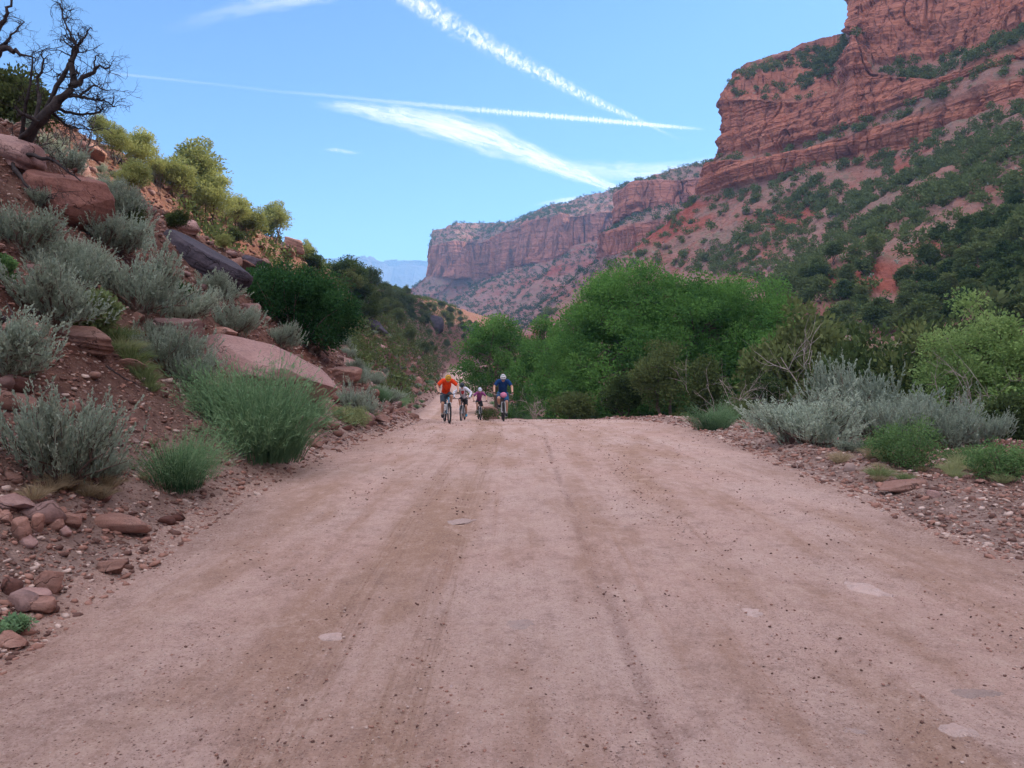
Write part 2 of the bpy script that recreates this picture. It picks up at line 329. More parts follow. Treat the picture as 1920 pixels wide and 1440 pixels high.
M['cotton'] = leafmat('cottonwood_leaves', (.038, .115, .034), (.16, .325, .08), None, .42, .15)
M['willow'] = leafmat('willow_leaves', (.13, .23, .07), (.30, .42, .15), None, .4, .2)
M['oak'] = leafmat('dark_shrub_leaves', (.016, .058, .022), (.055, .135, .045), None, .3, .15)

# ------------------------------------------------------------------ the land
def table(xs, ys, smooth=0):
    xs = np.array(xs, float); ys = np.array(ys, float)
    g = np.arange(-60, 7000, .5); v = np.interp(g, xs, ys)
    k = 9; ker = np.hanning(2*k+1); ker /= ker.sum()
    vp = np.pad(v, k, mode='edge'); v = np.convolve(vp, ker, 'valid')
    return lambda d: np.interp(d, g, v)
_d = [-60, -20, 0, 5, 10, 15, 20, 25, 30, 35, 40, 47, 60, 80, 119, 160, 200, 250, 300, 340, 400, 600, 7000]
ZR = table(_d, [-3, -1, 0, .12, .18, .18, .12, 0, -.18, -.52, -.95, -1.45, -1.95, -2.2, -1.7, -1.2, -.4, 1.4, 3.4, 4.6, 6, 10, 20])
XR = table([-60, 0, 10, 20, 25, 30, 40, 60, 90, 119, 160, 200, 250, 300, 330, 360, 400, 500, 7000], [.6, .6, .6, .8, .6, 0, -1.6, -4.6, -6.4, -8.2, -11.5, -14.8, -18.5, -20.5, -19.5, -15, -3, 30, 60])
WL = table([-60, 3, 5, 7, 12, 20, 25, 35, 60, 7000], [3.5, 3.35, 3.5, 3.75, 4.1, 4.1, 3.9, 3.6, 3.3, 3.3])
WR = table([-60, 5, 10, 15, 22, 30, 45, 60, 7000], [3.4, 3.45, 3.6, 3.9, 4.4, 4.6, 3.8, 3.4, 3.3])
XC = table([-60, 100, 130, 170, 250, 350, 420, 500, 7000], [-25, -25, -30, -34, -40, -37, -25, 0, 0])
ZC = table([-60, -10, 40, 86, 100, 130, 170, 250, 350, 420, 500, 7000], [14, 14.5, 15.4, 15.6, 15.6, 18.6, 21.5, 27, 35, 36, 33, 33])
def H(x, y, rough=True):
    x = np.asarray(x, float); y = np.asarray(y, float)
    zr, xr, wl, wr, xc, zc = ZR(y), XR(y), WL(y), WR(y), XC(y), ZC(y)
    n1 = fbm(x*.16, y*.16, 3, 3, 5); xl = (xr-wl)-x+n1*.5*ss(2, 8, (xr-wl)-x); xrr = x-(xr+wr)
    # left bank: toe, steep bank, bench, slope to crest
    toe = np.interp(xl, [-.2, .15, .8, 2.4, 5.7, 6.6, 10], [0, .14, .55, 2.0, 5.5, 6.0, 7.2])
    wid = np.maximum((xr-wl)-xc, 12)
    up = 7.2+(zc-zr-7.2)*np.clip((xl-10)/(wid-10), 0, 1)
    L = np.where(xl < 10, toe, up)+np.where(xl > wid, -(xl-wid)*.22, 0)
    far = ss(60, 130, y)       # farther on the bank starts right at the road and is an even slope
    L2 = np.where(xl > 0, np.minimum(xl/wid, 1)**.92*(zc-zr), 0)+np.where(xl > wid, -(xl-wid)*.2, 0)
    L = L*(1-far)+L2*far
    L = np.maximum(L, -12)
    # right side: shoulder, bench, drop to the creek
    bench = np.interp(y, [-60, 0, 8, 15, 20, 24, 30, 45, 7000], [7, 6.5, 5.8, 6.8, 6.2, 2.6, 1.6, 1.2, 1.2])
    zf = np.interp(y, [-60, 40, 120, 250, 400, 700, 7000], [-4.2, -4.2, -5.5, -2.5, 3, 8, 16])
    dr = np.clip((xrr-bench)/6.0, 0, 1); dr = dr*dr*(3-2*dr)
    Rr = np.where(xrr > 0, .10*ss(.2, .7, xrr)*ss(3.2, 1.8, xrr)-.02*xrr+dr*(zf-zr), 0)
    z = zr+np.where(xl > -.2, L, np.where(xrr > 0, Rr, 0))
    if rough:
        off = ss(0, 1.2, xl)+ss(0, 1.2, xrr)
        z = z+off*(.10*fbm(x*1.1, y*1.1, 0, 4, 9)+.03*fbm(x*6, y*6, 0, 2, 21))
        big = ss(2, 7, xl)
        z = z+big*(.60*fbm(x*.35, y*.35, 1, 4, 31)+.34*np.abs(fbm(x*.9, y*.9, 2, 4, 37)))
        st = z*1.1+.4*fbm(x*.2, y*.2, 0, 2, 44); z = z+big*.30*(np.abs((st % 1)-.5)-.25)
        z = z+(1-off.clip(0, 1))*.012*fbm(x*1.6, y*.5, 0, 3, 51)
    return z
def spaced(a, b, f):
    o = [a]
    while o[-1] < b: o.append(o[-1]+f(o[-1]))
    return np.array(o)
gy = np.concatenate([np.linspace(-60, 1.8, 60, endpoint=False), spaced(1.8, 7000, lambda d: max(.05, .0105*d) if d < 600 else .06*d)])
gx = np.concatenate([-spaced(3.0, 6500, lambda x: .07 if x < 11 else (.11+(x-11)*.018 if x < 60 else .1*x))[::-1], np.linspace(-3.0, 3.6, 26)[1:-1], spaced(3.6, 6500, lambda x: .09 if x < 11 else (.12+(x-11)*.02 if x < 60 else .1*x))])
GX, GY = np.meshgrid(gx, gy, indexing='ij')
GZ = H(GX, GY)
xl_ = (XR(GY)-WL(GY))-GX; xr_ = GX-(XR(GY)+WR(GY))
inside = ss(.05, -.35, np.maximum(xl_, -9))*ss(.05, -.35, xr_)
GZ = GZ-.05*np.where((xl_ < .05) & (xr_ < .05), inside, 0)
ver = ss(2.0, 0.0, np.maximum(xl_, xr_*.62)+.8*fbm(GX*.7, GY*.7, 0, 4, 66))*ss(400, 200, GY)
g = obj('ground', mesh('ground', np.stack([GX, GY, GZ], -1), gridF(len(gx), len(gy)), M['ground'], True, {'verge': ('POINT', ver.ravel())})); tag(g, kind='structure')
# road sheet
ry = spaced(-40, 420, lambda d: max(.06, .01*abs(d))); rs = np.linspace(-1, 1, 260)
RY, RS = np.meshgrid(ry, rs, indexing='ij')
el = .22*fbm(ry*.9, 0*ry, 0, 4, 61); er = .28*fbm(ry*.8, 0*ry+9, 0, 4, 62)
xa = XR(ry)-WL(ry)-.12+el*ss(-9, 3, ry); xb = XR(ry)+WR(ry)+.15+er
RX = xa[:, None]+(RS+1)/2*(xb-xa)[:, None]
RZ = H(RX, RY)+.004-.045*ss(.955, 1, np.abs(RS))
lat = RX-XR(RY)[...]
for c, wd, dp in ((-1.6, .14, .022), (-1.1, .12, .020), (.02, .05, .022), (1.1, .2, .02), (2.2, .25, .016), (-2.4, .2, .014)):
    cc = c+(.10 if c < -1 or c > .5 else .05)*fbm(RY*.12, 0*RY+c, 0, 2, 70)
    RZ -= dp*np.exp(-((lat-cc)/wd)**2)*(.5+.5*fbm(RY*.3, 0*RY+c*5, 0, 2, 71))
RZ += .010*fbm(RX*2.2, RY*1.2, 0, 4, 72)*ss(1, .9, np.abs(RS))
r_ = obj('road', mesh('road', np.stack([RX, RY, RZ], -1), gridF(len(ry), len(rs))[:, ::-1], M['road'], True, {'lat': ('POINT', lat.ravel()), 'edge': ('POINT', np.clip(ss(.66, .98, np.abs(RS)+.18*fbm(RX*.8, RY*.4, 0, 4, 67)), 0, 1).ravel())})); tag(r_, kind='structure')

# ------------------------------------------------------------------ canyon walls
def wall(name, ctrl, nus, nvs, kinds, mat, amp=1.0, seed=0, red=None, s=1.0, lw=1.0, fw=1.0):
    """ctrl [nu][nv] 3-D points from the rim down to the foot; kinds per v segment: 'c' cliff, 't' talus, 'p' plateau"""
    C = np.array(ctrl, float)
    us = np.concatenate([np.linspace(i, i+1, n, endpoint=False) for i, n in enumerate(nus)]+[[len(nus)]])
    vsn = np.concatenate([np.linspace(i, i+1, n, endpoint=False) for i, n in enumerate(nvs)]+[[len(nvs)]])
    iu = np.minimum(us.astype(int), len(nus)-1); fu = us-iu
    fu = fu*.5+.5*(fu*fu*(3-2*fu))
    A = C[iu]*(1-fu)[:, None, None]+C[iu+1]*fu[:, None, None]
    iv = np.minimum(vsn.astype(int), len(nvs)-1); fv = vsn-iv
    G = A[:, iv]*(1-fv)[None, :, None]+A[:, iv+1]*fv[None, :, None]
    ck = np.array([{'c': 1., 't': 0., 'p': 0.}[k] for k in kinds]); cf = ck[iv]
    ker = np.hanning(7); ker /= ker.sum(); cfs = np.convolve(np.pad(cf, 3, mode='edge'), ker, 'valid')
    cfg = np.broadcast_to(cfs[None, :], G.shape[:2]).copy()
    if name == 'canyon_wall': cfg = np.maximum(cfg, .9*((vsn > 2) & (vsn < 3))[None, :]*ss(5.6, 5.0, us)[:, None])
    du = np.gradient(G, axis=0); dv = np.gradient(G, axis=1); N = np.cross(dv, du); N /= np.linalg.norm(N, axis=2)[..., None]+1e-9
    # outward horizontal direction for the cliffs
    Nh = N.copy(); Nh[..., 2] *= .15; Nh /= np.linalg.norm(Nh, axis=2)[..., None]+1e-9
    sg = np.sign(N[..., 2].mean()) or 1; N *= sg; Nh *= sg
    x, y, z = G[..., 0]/s, G[..., 1]/s, G[..., 2]/s
    fins = fbm(x*.03, y*.03, z*.003, 3, seed+1)*11+np.abs(fbm(x*.07, y*.07, z*.004, 3, seed+2))*-2
    crack = np.abs(fbm(x*.16, y*.16, z*.02, 3, seed+8)); fins -= 1.2*ss(.10, 0, crack)
    zz = z+1.5*fbm(x*.01, y*.01, 0, 2, seed+3)
    lay = fbm(x*.006, y*.006, zz*.16, 5, seed+4, gain=.62)*5.0
    blk = noise3(np.floor(x*.22+.3*z*.1), np.floor(y*.22), np.floor(zz*.2), seed+7)*.3
    fine = fbm(x*.3, y*.3, z*.3, 4, seed+5)*.55
    jn = np.abs(noise3(x*.13, y*.13, z*.006, seed+21)); fins -= 2.4*ss(.12, 0, jn)
    dc = (fins*fw+lay*lw+blk+fine)*amp*s
    gul = fbm(x*.03, y*.03, 0*z, 4, seed+11)*5+fbm(x*.14, y*.14, z*.1, 4, seed+12)*1.6+fbm(x*.6, y*.6, z*.6, 3, seed+13)*.7
    dt = gul*amp*s
    edge = ss(0, .35, np.minimum(np.arange(len(vsn)), 9)/9.)[None, :]
    G2 = G+Nh*(dc*cfg)[..., None]+N*(dt*(1-cfg))[..., None]*edge[..., None]
    rd = np.zeros(G.shape[:2]) if red is None else red(G, us, vsn)
    me = mesh(name, G2, gridF(*G.shape[:2]), mat, False, {'cliff': ('POINT', cfg.ravel()), 'red': ('POINT', rd.ravel())})
    me.polygons.foreach_set('use_smooth', np.zeros(len(me.polygons), bool))
    o = obj(name, me); tag(o, kind='structure')
    return G2, N, cfg, us, vsn
def W3(*a): return np.array(a, float)
def cols(lst, foot):
    """lst per column: l2..l6 screen triples"""
    pass
def colpts(top, pts, foot, under=12):
    l6 = pts[-1]; l8 = np.array(foot, float); l7 = (l6+l8)/2-np.array([0, 0, 3.5])
    return [*top, *pts, l7, l8, l8-np.array([25, 12, under])]
S = P3
def plate(p, k=1.18, dz=3): q = p*np.array([k, k, 1])+np.array([25, 0, dz]); return q
CT = []
def addcol(l1, l2, l3, l4, l5, l6, foot):
    if l1 is None: l1 = plate(l2, 1.10, 2)
    CT.append(colpts([l1+np.array([60, 60, 4]), l1], [l2, l3, l4, l5, l6], foot))
addcol(None, W3(185, 640, 150), W3(165, 625, 146), W3(163, 622, 112), W3(152, 612, 108), W3(150, 610, 94), (10, 560, 12))
addcol(None, W3(150, 480, 150), W3(128, 470, 145), W3(126, 468, 112), W3(114, 458, 108), W3(112, 457, 94), (-2, 470, 10))
addcol(None, S(1374, 138, 430), S(1349, 180, 408), S(1355, 285, 400), S(1318, 302, 396), S(1308, 368, 400), (-15, 402, 8))
addcol(None, S(1430, 110, 440), S(1430, 185, 388), S(1425, 285, 378), S(1412, 300, 368), S(1412, 340, 364), (0, 350, 5))
addcol(None, S(1500, 85, 440), S(1500, 190, 378), S(1500, 268, 364), S(1500, 283, 352), S(1500, 320, 347), (8, 310, 3))
addcol(None, S(1572, 66, 440), S(1565, 175, 362), S(1565, 250, 350), S(1565, 264, 337), S(1572, 303, 334), (14, 280, 1))
addcol(S(1584, -60, 392), S(1600, 60, 356), S(1600, 66, 352), S(1600, 235, 338), S(1600, 252, 331), S(1596, 300, 329), (18, 255, 0))
addcol(S(1628, -80, 378), S(1636, 116, 354), S(1640, 132, 342), S(1645, 215, 332), S(1650, 238, 324), S(1650, 295, 320), (21, 235, -1))
addcol(S(1750, -120, 360), S(1750, 112, 338), S(1750, 150, 316), S(1750, 178, 312), S(1750, 212, 302), S(1745, 272, 298), (27, 190, -2))
addcol(S(1873, -150, 336), S(1873, 84, 308), S(1873, 112, 293), S(1873, 134, 289), S(1873, 166, 278), S(1873, 198, 274), (32, 140, -3))
addcol(S(2000, -200, 316), S(2000, 30, 290), S(2000, 60, 276), S(2000, 85, 272), S(2000, 120, 264), S(2000, 148, 260), (35, 100, -3.5))
addcol(W3(236, 180, 196), W3(215, 180, 136), W3(205, 180, 124), W3(202, 180, 114), W3(192, 180, 106), W3(189, 180, 93), (38, 50, -4))
addcol(W3(240, 60, 190), W3(220, 60, 136), W3(210, 60, 124), W3(207, 60, 114), W3(197, 60, 106), W3(194, 60, 93), (40, -10, -4))
addcol(W3(245, -120, 185), W3(225, -120, 136), W3(215, -120, 124), W3(212, -120, 114), W3(202, -120, 106), W3(199, -120, 93), (42, -130, -4))
addcol(W3(250, -500, 185), W3(230, -500, 136), W3(220, -500, 124), W3(217, -500, 114), W3(207, -500, 106), W3(204, -500, 93), (45, -500, -4))
def red1(G, us, vs_):
    a = ss(6.02, 6.12, vs_)[None, :]*ss(6.75, 6.45, vs_)[None, :]*ss(3.6, 2.4, us)[:, None]
    a = a*ss(-.35, .15, fbm(G[..., 0]*.05, G[..., 1]*.05, G[..., 2]*.05, 3, 77)+.15)
    b = ss(.30, .42, fbm(G[..., 0]*.045, G[..., 1]*.02, 0, 3, 78))*ss(6, 6.2, vs_)[None, :]*.8
    return np.maximum(a, b)
W1 = wall('canyon_wall', CT, [30, 40, 80, 80, 75, 45, 50, 90, 90, 50, 30, 20, 20, 20], [4, 60, 14, 60, 10, 34, 110, 110, 4], list('pcpcpcttp'), M['cliff'], 1.0, 100, red1, 1.0, 1.0, .9)

# second headland
CT = []
def c2(t0, t1, t2, t3, t4, foot):
    l4 = t4; f = np.array(foot, float)
    CT.append([t0*np.array([1.05, 1.05, 1])+np.array([20, 60, -12]), t0, t1, t2, t3, l4, (l4+f)/2-np.array([0, 0, 6]), f, f-np.array([40, 0, 20])])
c2(W3(200, 1000, 205), W3(180, 960, 195), W3(178, 955, 165), W3(150, 940, 150), W3(145, 935, 130), (-40, 860, 12))
c2(S(1152, 357, 760), S(1152, 366, 720), S(1155, 425, 712), S(1130, 440, 660), S(1126, 484, 655), (-60, 690, 10))
c2(S(1190, 340, 730), S(1190, 346, 690), S(1190, 402, 680), S(1185, 424, 630), S(1180, 475, 625), (-45, 610, 10))
c2(S(1255, 324, 730), S(1255, 338, 680), S(1258, 392, 668), S(1255, 415, 620), S(1250, 458, 612), (-30, 560, 10))
c2(S(1310, 308, 730), S(1310, 332, 680), S(1315, 385, 660), S(1315, 405, 605), S(1310, 445, 600), (-10, 510, 10))
c2(S(1420, 300, 730), S(1420, 320, 680), S(1420, 380, 660), S(1420, 400, 605), S(1420, 430, 600), (5, 460, 10))
def red2(G, us, vs_):
    return ss(5.02, 5.15, vs_)[None, :]*ss(5.7, 5.45, vs_)[None, :]*ss(-.2, .2, fbm(G[..., 0]*.02, G[..., 1]*.02, 0, 3, 79))
W2 = wall('canyon_headland', CT, [30, 90, 110, 90, 60], [4, 14, 60, 22, 44, 80, 70, 3], list('ppcpcttp'), M['cliff2'], .9, 200, red2, 1.6, .5, 1.2)
# far mesa
CT = []
def c3(t0, t1, t2, foot):
    f = np.array(foot, float)
    CT.append([t0*np.array([1.0, 1.1, 1])+np.array([10, 60, -10]), t0, t1, t2, t2*.62+f*.38-np.array([0, 0, 5]), f, f-np.array([40, 0, 20])])
c3(W3(-60, 1500, 215), W3(-90, 1450, 195), W3(-92, 1450, 160), (-190, 1420, 20))
c3(S(812, 437, 1160), S(801, 461, 1110), S(797, 516, 1106), (-300, 1080, 10))
c3(S(857, 417, 1180), S(850, 452, 1090), S(850, 524, 1082), (-250, 950, 10))
c3(S(905, 416, 1220), S(905, 456, 1140), S(905, 522, 1128), (-190, 880, 10))
c3(S(950, 413, 1180), S(950, 434, 1080), S(952, 508, 1068), (-150, 830, 10))
c3(S(1020, 392, 1180), S(1020, 408, 1020), S(1022, 492, 1008), (-110, 780, 10))
c3(S(1050, 385, 1140), S(1050, 401, 1000), S(1052, 480, 990), (-95, 760, 10))
c3(S(1075, 379, 1140), S(1075, 404, 1010), S(1075, 462, 1004), (-80, 745, 10))
c3(S(1148, 360, 1160), S(1148, 394, 1020), S(1150, 440, 1010), (-55, 730, 10))
c3(S(1240, 350, 1160), S(1240, 380, 1020), S(1240, 430, 1010), (-20, 700, 10))
def red3(G, us, vs_):
    return ss(3.02, 3.15, vs_)[None, :]*ss(3.95, 3.6, vs_)[None, :]*ss(-.25, .2, fbm(G[..., 0]*.012, G[..., 1]*.012, 0, 3, 80))
W3_ = wall('mesa', CT, [14, 50, 50, 50, 70, 34, 30, 60, 40], [4, 24, 80, 70, 60, 3], list('ppcttp'), M['cliff2'], 1.1, 300, red3, 1.9, .28, 1.5)
# blue mesas on the horizon
CT = []
for x, y, d in ((520, 492, 5400), (560, 488, 5300), (613, 483, 5200), (651, 480.5, 5000), (683, 482, 5000), (700, 487, 5100), (716, 491, 5300), (738, 485.5, 5600), (779, 485.5, 5600), (800, 487, 5700), (860, 486, 5800), (960, 487, 6000)):
    t = S(x, y, d); b = S(x, y+14, d-60); f = np.array([t[0]*.9, d-1400, 30.])
    CT.append([t+np.array([0, 500, -20]), t, b, (b*.55+f*.45)-np.array([0, 0, 60]), f])
def red4(G, us, vs_): return np.zeros(G.shape[:2])
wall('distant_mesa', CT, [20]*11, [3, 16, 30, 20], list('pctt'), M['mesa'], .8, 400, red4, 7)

# ------------------------------------------------------------------ foliage builders
def unit(a): return a/(np.linalg.norm(a, axis=-1, keepdims=True)+1e-9)
def diamonds(P, D, L, Wd, r, base=True):
    """leaf-shaped quads starting at P along D"""
    n = len(P); D = unit(D); Rn = r.normal(size=(n, 3)); S_ = unit(np.cross(D, Rn)); L = np.broadcast_to(L, (n,))[:, None]; Wd = np.broadcast_to(Wd, (n,))[:, None]
    V = np.stack([P, P+D*L*.5+S_*Wd*.5, P+D*L, P+D*L*.5-S_*Wd*.5], 1)
    return V.reshape(-1, 3), np.arange(4*n).reshape(n, 4)
def leafmesh(name, parts, mat):
    V = []; Fc = []; T = []; o = 0
    for v, f, t in parts: V.append(v); Fc.append(f+o); T.append(t); o += len(v)
    return mesh(name, np.concatenate(V), np.concatenate(Fc), mat, False, {'tone': ('FACE', np.concatenate(T))})
def clumps_foliage(C, rad, n, L, Wd, r, up=.25, outward=1.0, center=None, flat=1.0):
    """n leaves about every clump centre; tone varies per clump and leaf"""
    m = len(C); rad = np.broadcast_to(rad, (m,)); k = np.repeat(np.arange(m), n)
    d = unit(r.normal(size=(len(k), 3))); q = r.random(len(k))**.45
    P = C[k]+d*(q*rad[k])[:, None]*np.array([1, 1, flat])
    D = d*outward+r.normal(size=d.shape)*.6+np.array([0, 0, up])
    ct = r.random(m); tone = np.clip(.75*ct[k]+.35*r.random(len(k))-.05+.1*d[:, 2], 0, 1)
    v, f = diamonds(P, D, L*r.uniform(.7, 1.3, len(k)), Wd*r.uniform(.7, 1.3, len(k)), r)
    return v, f, tone
def sage_proto(seed, shoots=170, leaves=26, name='sagebrush', mat='sage', wood=True, L=.05, Wd=.013, hgt=1.0, spread=1.0, plume=.30):
    r = rng(seed); root = empty(name); mb = MB(); parts = []
    nb = 11; bases = []
    for i in range(nb):
        az = i/nb*6.28+r.uniform(-.3, .3); el = r.uniform(.25, 1.15); ln = r.uniform(.42, .62)
        dirv = np.array([math.cos(az)*math.cos(el)*spread, math.sin(az)*math.cos(el)*spread, math.sin(el)*hgt])
        pts = [np.zeros(3)]
        for j in range(5):
            pts.append(pts[-1]+(dirv+r.normal(size=3)*.28)*ln/5)
        pts = np.array(pts); pts[:, 2] = np.maximum(pts[:, 2], .01*np.arange(6))
        mb.tube(pts, np.linspace(.022, .007, 6), 5, cap=False); bases.append(pts)
        for j in range(3):
            s0 = pts[r.integers(2, 5)]; e = s0+(dirv+r.normal(size=3)*.5)*.22
            mb.tube([s0, (s0+e)/2+r.normal(size=3)*.02, e], [.009, .006, .003], 4, cap=False); bases.append(np.array([s0, (s0+e)/2, e]))
    allp = np.concatenate([b[-3:] for b in bases])
    for i in range(shoots):
        b = allp[r.integers(len(allp))]*r.uniform(.75, 1.05)+r.normal(size=3)*.06
        out = unit(b*np.array([1, 1, .6])+np.array([0, 0, .25])); d = unit(out+np.array([0, 0, r.uniform(.5, 1.3)])+r.normal(size=3)*.15)
        ln = plume*r.uniform(.6, 1.3); t = r.random(leaves)**.75
        bend = r.normal(size=3)*.05
        P = b+d*(t*ln)[:, None]+bend*(t**2)[:, None]
        D = d+r.normal(size=(leaves, 3))*.38
        v, f = diamonds(P, D, L*r.uniform(.7, 1.2, leaves)*(1.15-.5*t), Wd, r)
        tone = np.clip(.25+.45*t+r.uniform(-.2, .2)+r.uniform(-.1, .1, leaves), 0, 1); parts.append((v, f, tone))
        if i % 3 == 0: mb.tube([b, b+d*ln*.5, b+d*ln*.9+bend], [.004, .003, .0015], 3, cap=False)
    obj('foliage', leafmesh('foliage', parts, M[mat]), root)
    obj('stems', mb.me('stems', M['sagestem']), root)
    return root
def broom_proto(seed, n=520, name='green_shrub', mat='rabbit', h=1.0, w_=.55, leaves=13, L=.045, Wd=.007, stemr=.0035):
    r = rng(seed); root = empty(name); parts = []; mb = MB(); LB = [(r.normal()*.26*w_, r.normal()*.26*w_, r.uniform(.62, 1.08)) for _ in range(8)]; h0, w0 = h, w_
    for i in range(n):
        lb = LB[i % 8]; h = h0*lb[2]; w_ = w0*.62
        az = r.uniform(0, 6.28); q = math.sqrt(r.random()); b = np.array([math.cos(az)*q*.5*w_, math.sin(az)*q*.5*w_, 0])
        tip = np.array([math.cos(az+r.normal()*.3)*q*w_, math.sin(az+r.normal()*.3)*q*w_, h*(1-.42*q**2)*r.uniform(.6, 1.05)])
        b = b+np.array([lb[0]*.6, lb[1]*.6, 0]); tip = tip+np.array([lb[0]*1.5, lb[1]*1.5, 0])
        mid = (b+tip)/2+np.array([0, 0, .10*h])-np.array([tip[0], tip[1], 0])*.14
        t = np.linspace(0, 1, 5)[:, None]; P = (1-t)**2*b+2*t*(1-t)*mid+t*t*tip
        if i % 2 == 0: mb.tube(P, np.linspace(stemr, stemr*.3, 5), 3, cap=False)
        tt = r.uniform(.18, 1, leaves)[:, None]; Q = (1-tt)**2*b+2*tt*(1-tt)*mid+tt*tt*tip; dd = unit(2*(1-tt)*(mid-b)+2*tt*(tip-mid))
        v, f = diamonds(Q, dd+r.normal(size=Q.shape)*.33, L*r.uniform(.7, 1.5, leaves), Wd, r)
        parts.append((v, f, np.clip(.15+.5*tt[:, 0]+r.uniform(-.2, .25)+r.uniform(-.1, .1, leaves), 0, 1)))
    obj('foliage', leafmesh('foliage', parts, M[mat]), root)
    obj('stems', mb.me('stems', M[mat]), root)
    return root
def grass_proto(seed, n=260, name='grass_tuft', mat='grass', h=.42, w_=.28):
    r = rng(seed); az = r.uniform(0, 6.28, n); q = np.sqrt(r.random(n)); b = np.stack([np.cos(az)*q*.35*w_, np.sin(az)*q*.35*w_, 0*az], -1)
    d = np.stack([np.cos(az)*q*w_, np.sin(az)*q*w_, h*(1-.5*q)*r.uniform(.6, 1.1, n)], -1)
    s_ = unit(np.cross(d, r.normal(size=d.shape)))*.0035; m = b+d*.55+np.array([0, 0, .05]); tip = b+d*np.array([1.15, 1.15, .95])
    V = np.stack([b-s_, b+s_, m+s_*.8, m-s_*.8, tip], 1).reshape(-1, 3); i5 = np.arange(n)*5
    Fq = np.stack([i5, i5+1, i5+2, i5+3], -1); Ft = np.stack([i5+3, i5+2, i5+4, i5+4], -1)[:, :3]
    me = mesh(name, V, [Fq, Ft], M[mat], False, {'tone': ('FACE', np.concatenate([r.random(n)]*2))})
    return me
def limb(mb, a, b, r0, r1, r, wob=.12, k=6, n=6):
    t = np.linspace(0, 1, n)[:, None]; a = np.asarray(a, float); b = np.asarray(b, float); L = np.linalg.norm(b-a)
    P = a+(b-a)*t+np.vstack([[0, 0, 0], r.normal(size=(n-2, 3))*wob*L/n, [0, 0, 0]])+np.array([0, 0, -.10])*L*(t*(1-t))
    mb.tube(P, np.linspace(r0, r1, n), k, cap=False); return P
def tree_parts(seed, h, w_, kind, nclump, nleaf, L, Wd, crad, mat, base_f=.08, name_c='crown', trunk_r=.12, lean=0, split=3):
    """crown from clumps on an uneven dome, trunk and limbs that reach the clumps"""
    r = rng(seed); C = []
    lobes = [(np.array([r.uniform(-.35, .35)*w_*.5, r.uniform(-.35, .35)*w_*.5, h*r.uniform(.45, .72)]), r.uniform(.5, .8)) for _ in range(7 if kind != 'cotton' else 11)]
    if kind == 'cotton': lobes = [(np.array([r.uniform(-.62, .62)*w_*.5, r.uniform(-.5, .5)*w_*.5, h*r.uniform(.38, .70)]), r.uniform(.45, .62)) for _ in range(11)]
    ns = r.uniform(0, 90)
    while kind == 'cotton' and len(C) < nclump:
        d = unit(r.normal(size=3)); d[2] = d[2] if d[2] > -.55 else -d[2]; q = r.random()**.28*(1+.30*float(fbm(d[0]*1.6+ns, d[1]*1.6, d[2]*1.6, 2, seed)))
        p = np.array([0, 0, h*.42])+d*q*np.array([w_*.5, w_*.46, h*.56])
        if p[2] > base_f*h: C.append(p)
    while len(C) < nclump:
        c, s_ = lobes[r.integers(len(lobes))]; d = unit(r.normal(size=3)); q = r.random()**.33
        p = c+d*q*s_*np.array([w_*.5, w_*.5, h*.42])*.8
        if kind == 'juniper': p[:2] *= np.clip(1.25-.75*p[2]/h, .35, 1.15)
        if p[2] < base_f*h or p[2] > h: continue
        C.append(p)
    C = np.array(C); mb = MB(); trunks = []
    for i in range(split):
        a = i/split*6.28+r.uniform(-.5, .5); top = np.array([math.cos(a)*w_*.16, math.sin(a)*w_*.16, h*r.uniform(.55, .8)])
        trunks.append(limb(mb, (0, 0, -.3), top, trunk_r*h/4*r.uniform(.7, 1), trunk_r*.25*h/4, r, .25, 8, 9))
    tp = np.concatenate([t[2:] for t in trunks])
    for c in C[r.permutation(len(C))[:max(14, nclump//4)]]:
        ok = tp[tp[:, 2] < c[2]+.05*h]; ok = ok if len(ok) else tp
        s0 = ok[np.argmin(np.linalg.norm(ok-c, axis=1)+r.random(len(ok))*.3)]; limb(mb, s0, c, .022*h/3, .006*h/3, r, .3, 4, 5)
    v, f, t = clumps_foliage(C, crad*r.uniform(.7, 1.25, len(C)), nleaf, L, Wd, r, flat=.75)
    # leaves paler towards the crown top: light from above put into the tone
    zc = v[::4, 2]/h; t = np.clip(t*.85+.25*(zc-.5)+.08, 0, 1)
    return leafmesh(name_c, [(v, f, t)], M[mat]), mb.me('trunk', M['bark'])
def tree_proto(name, *a, **k):
    cr, tr = tree_parts(*a, **k); root = empty(name); obj('crown', cr, root); obj('trunk', tr, root); return root
def bare_shrub_me(seed, h=1.0, n=46, mat='greywood', r0=.012):
    r = rng(seed); mb = MB()
    def grow(p, d, ln, rad, lev):
        P = [p]; n_ = 5
        for i in range(n_): d = unit(d+r.normal(size=3)*.2); P.append(P[-1]+d*ln/n_)
        mb.tube(P, np.linspace(rad, rad*.4, n_+1), 4, cap=False)
        if lev > 0:
            for _ in range(3 if lev > 1 else 4): grow(P[r.integers(1, n_+1)], unit(d+r.normal(size=3)*.6), ln*r.uniform(.45, .7), rad*.55, lev-1)
    for i in range(max(3, n//8)): grow(np.zeros(3), unit(np.array([r.normal()*.5, r.normal()*.5, 1])), h*r.uniform(.5, .8), r0, 3)
    return mb.me('branches', M[mat])

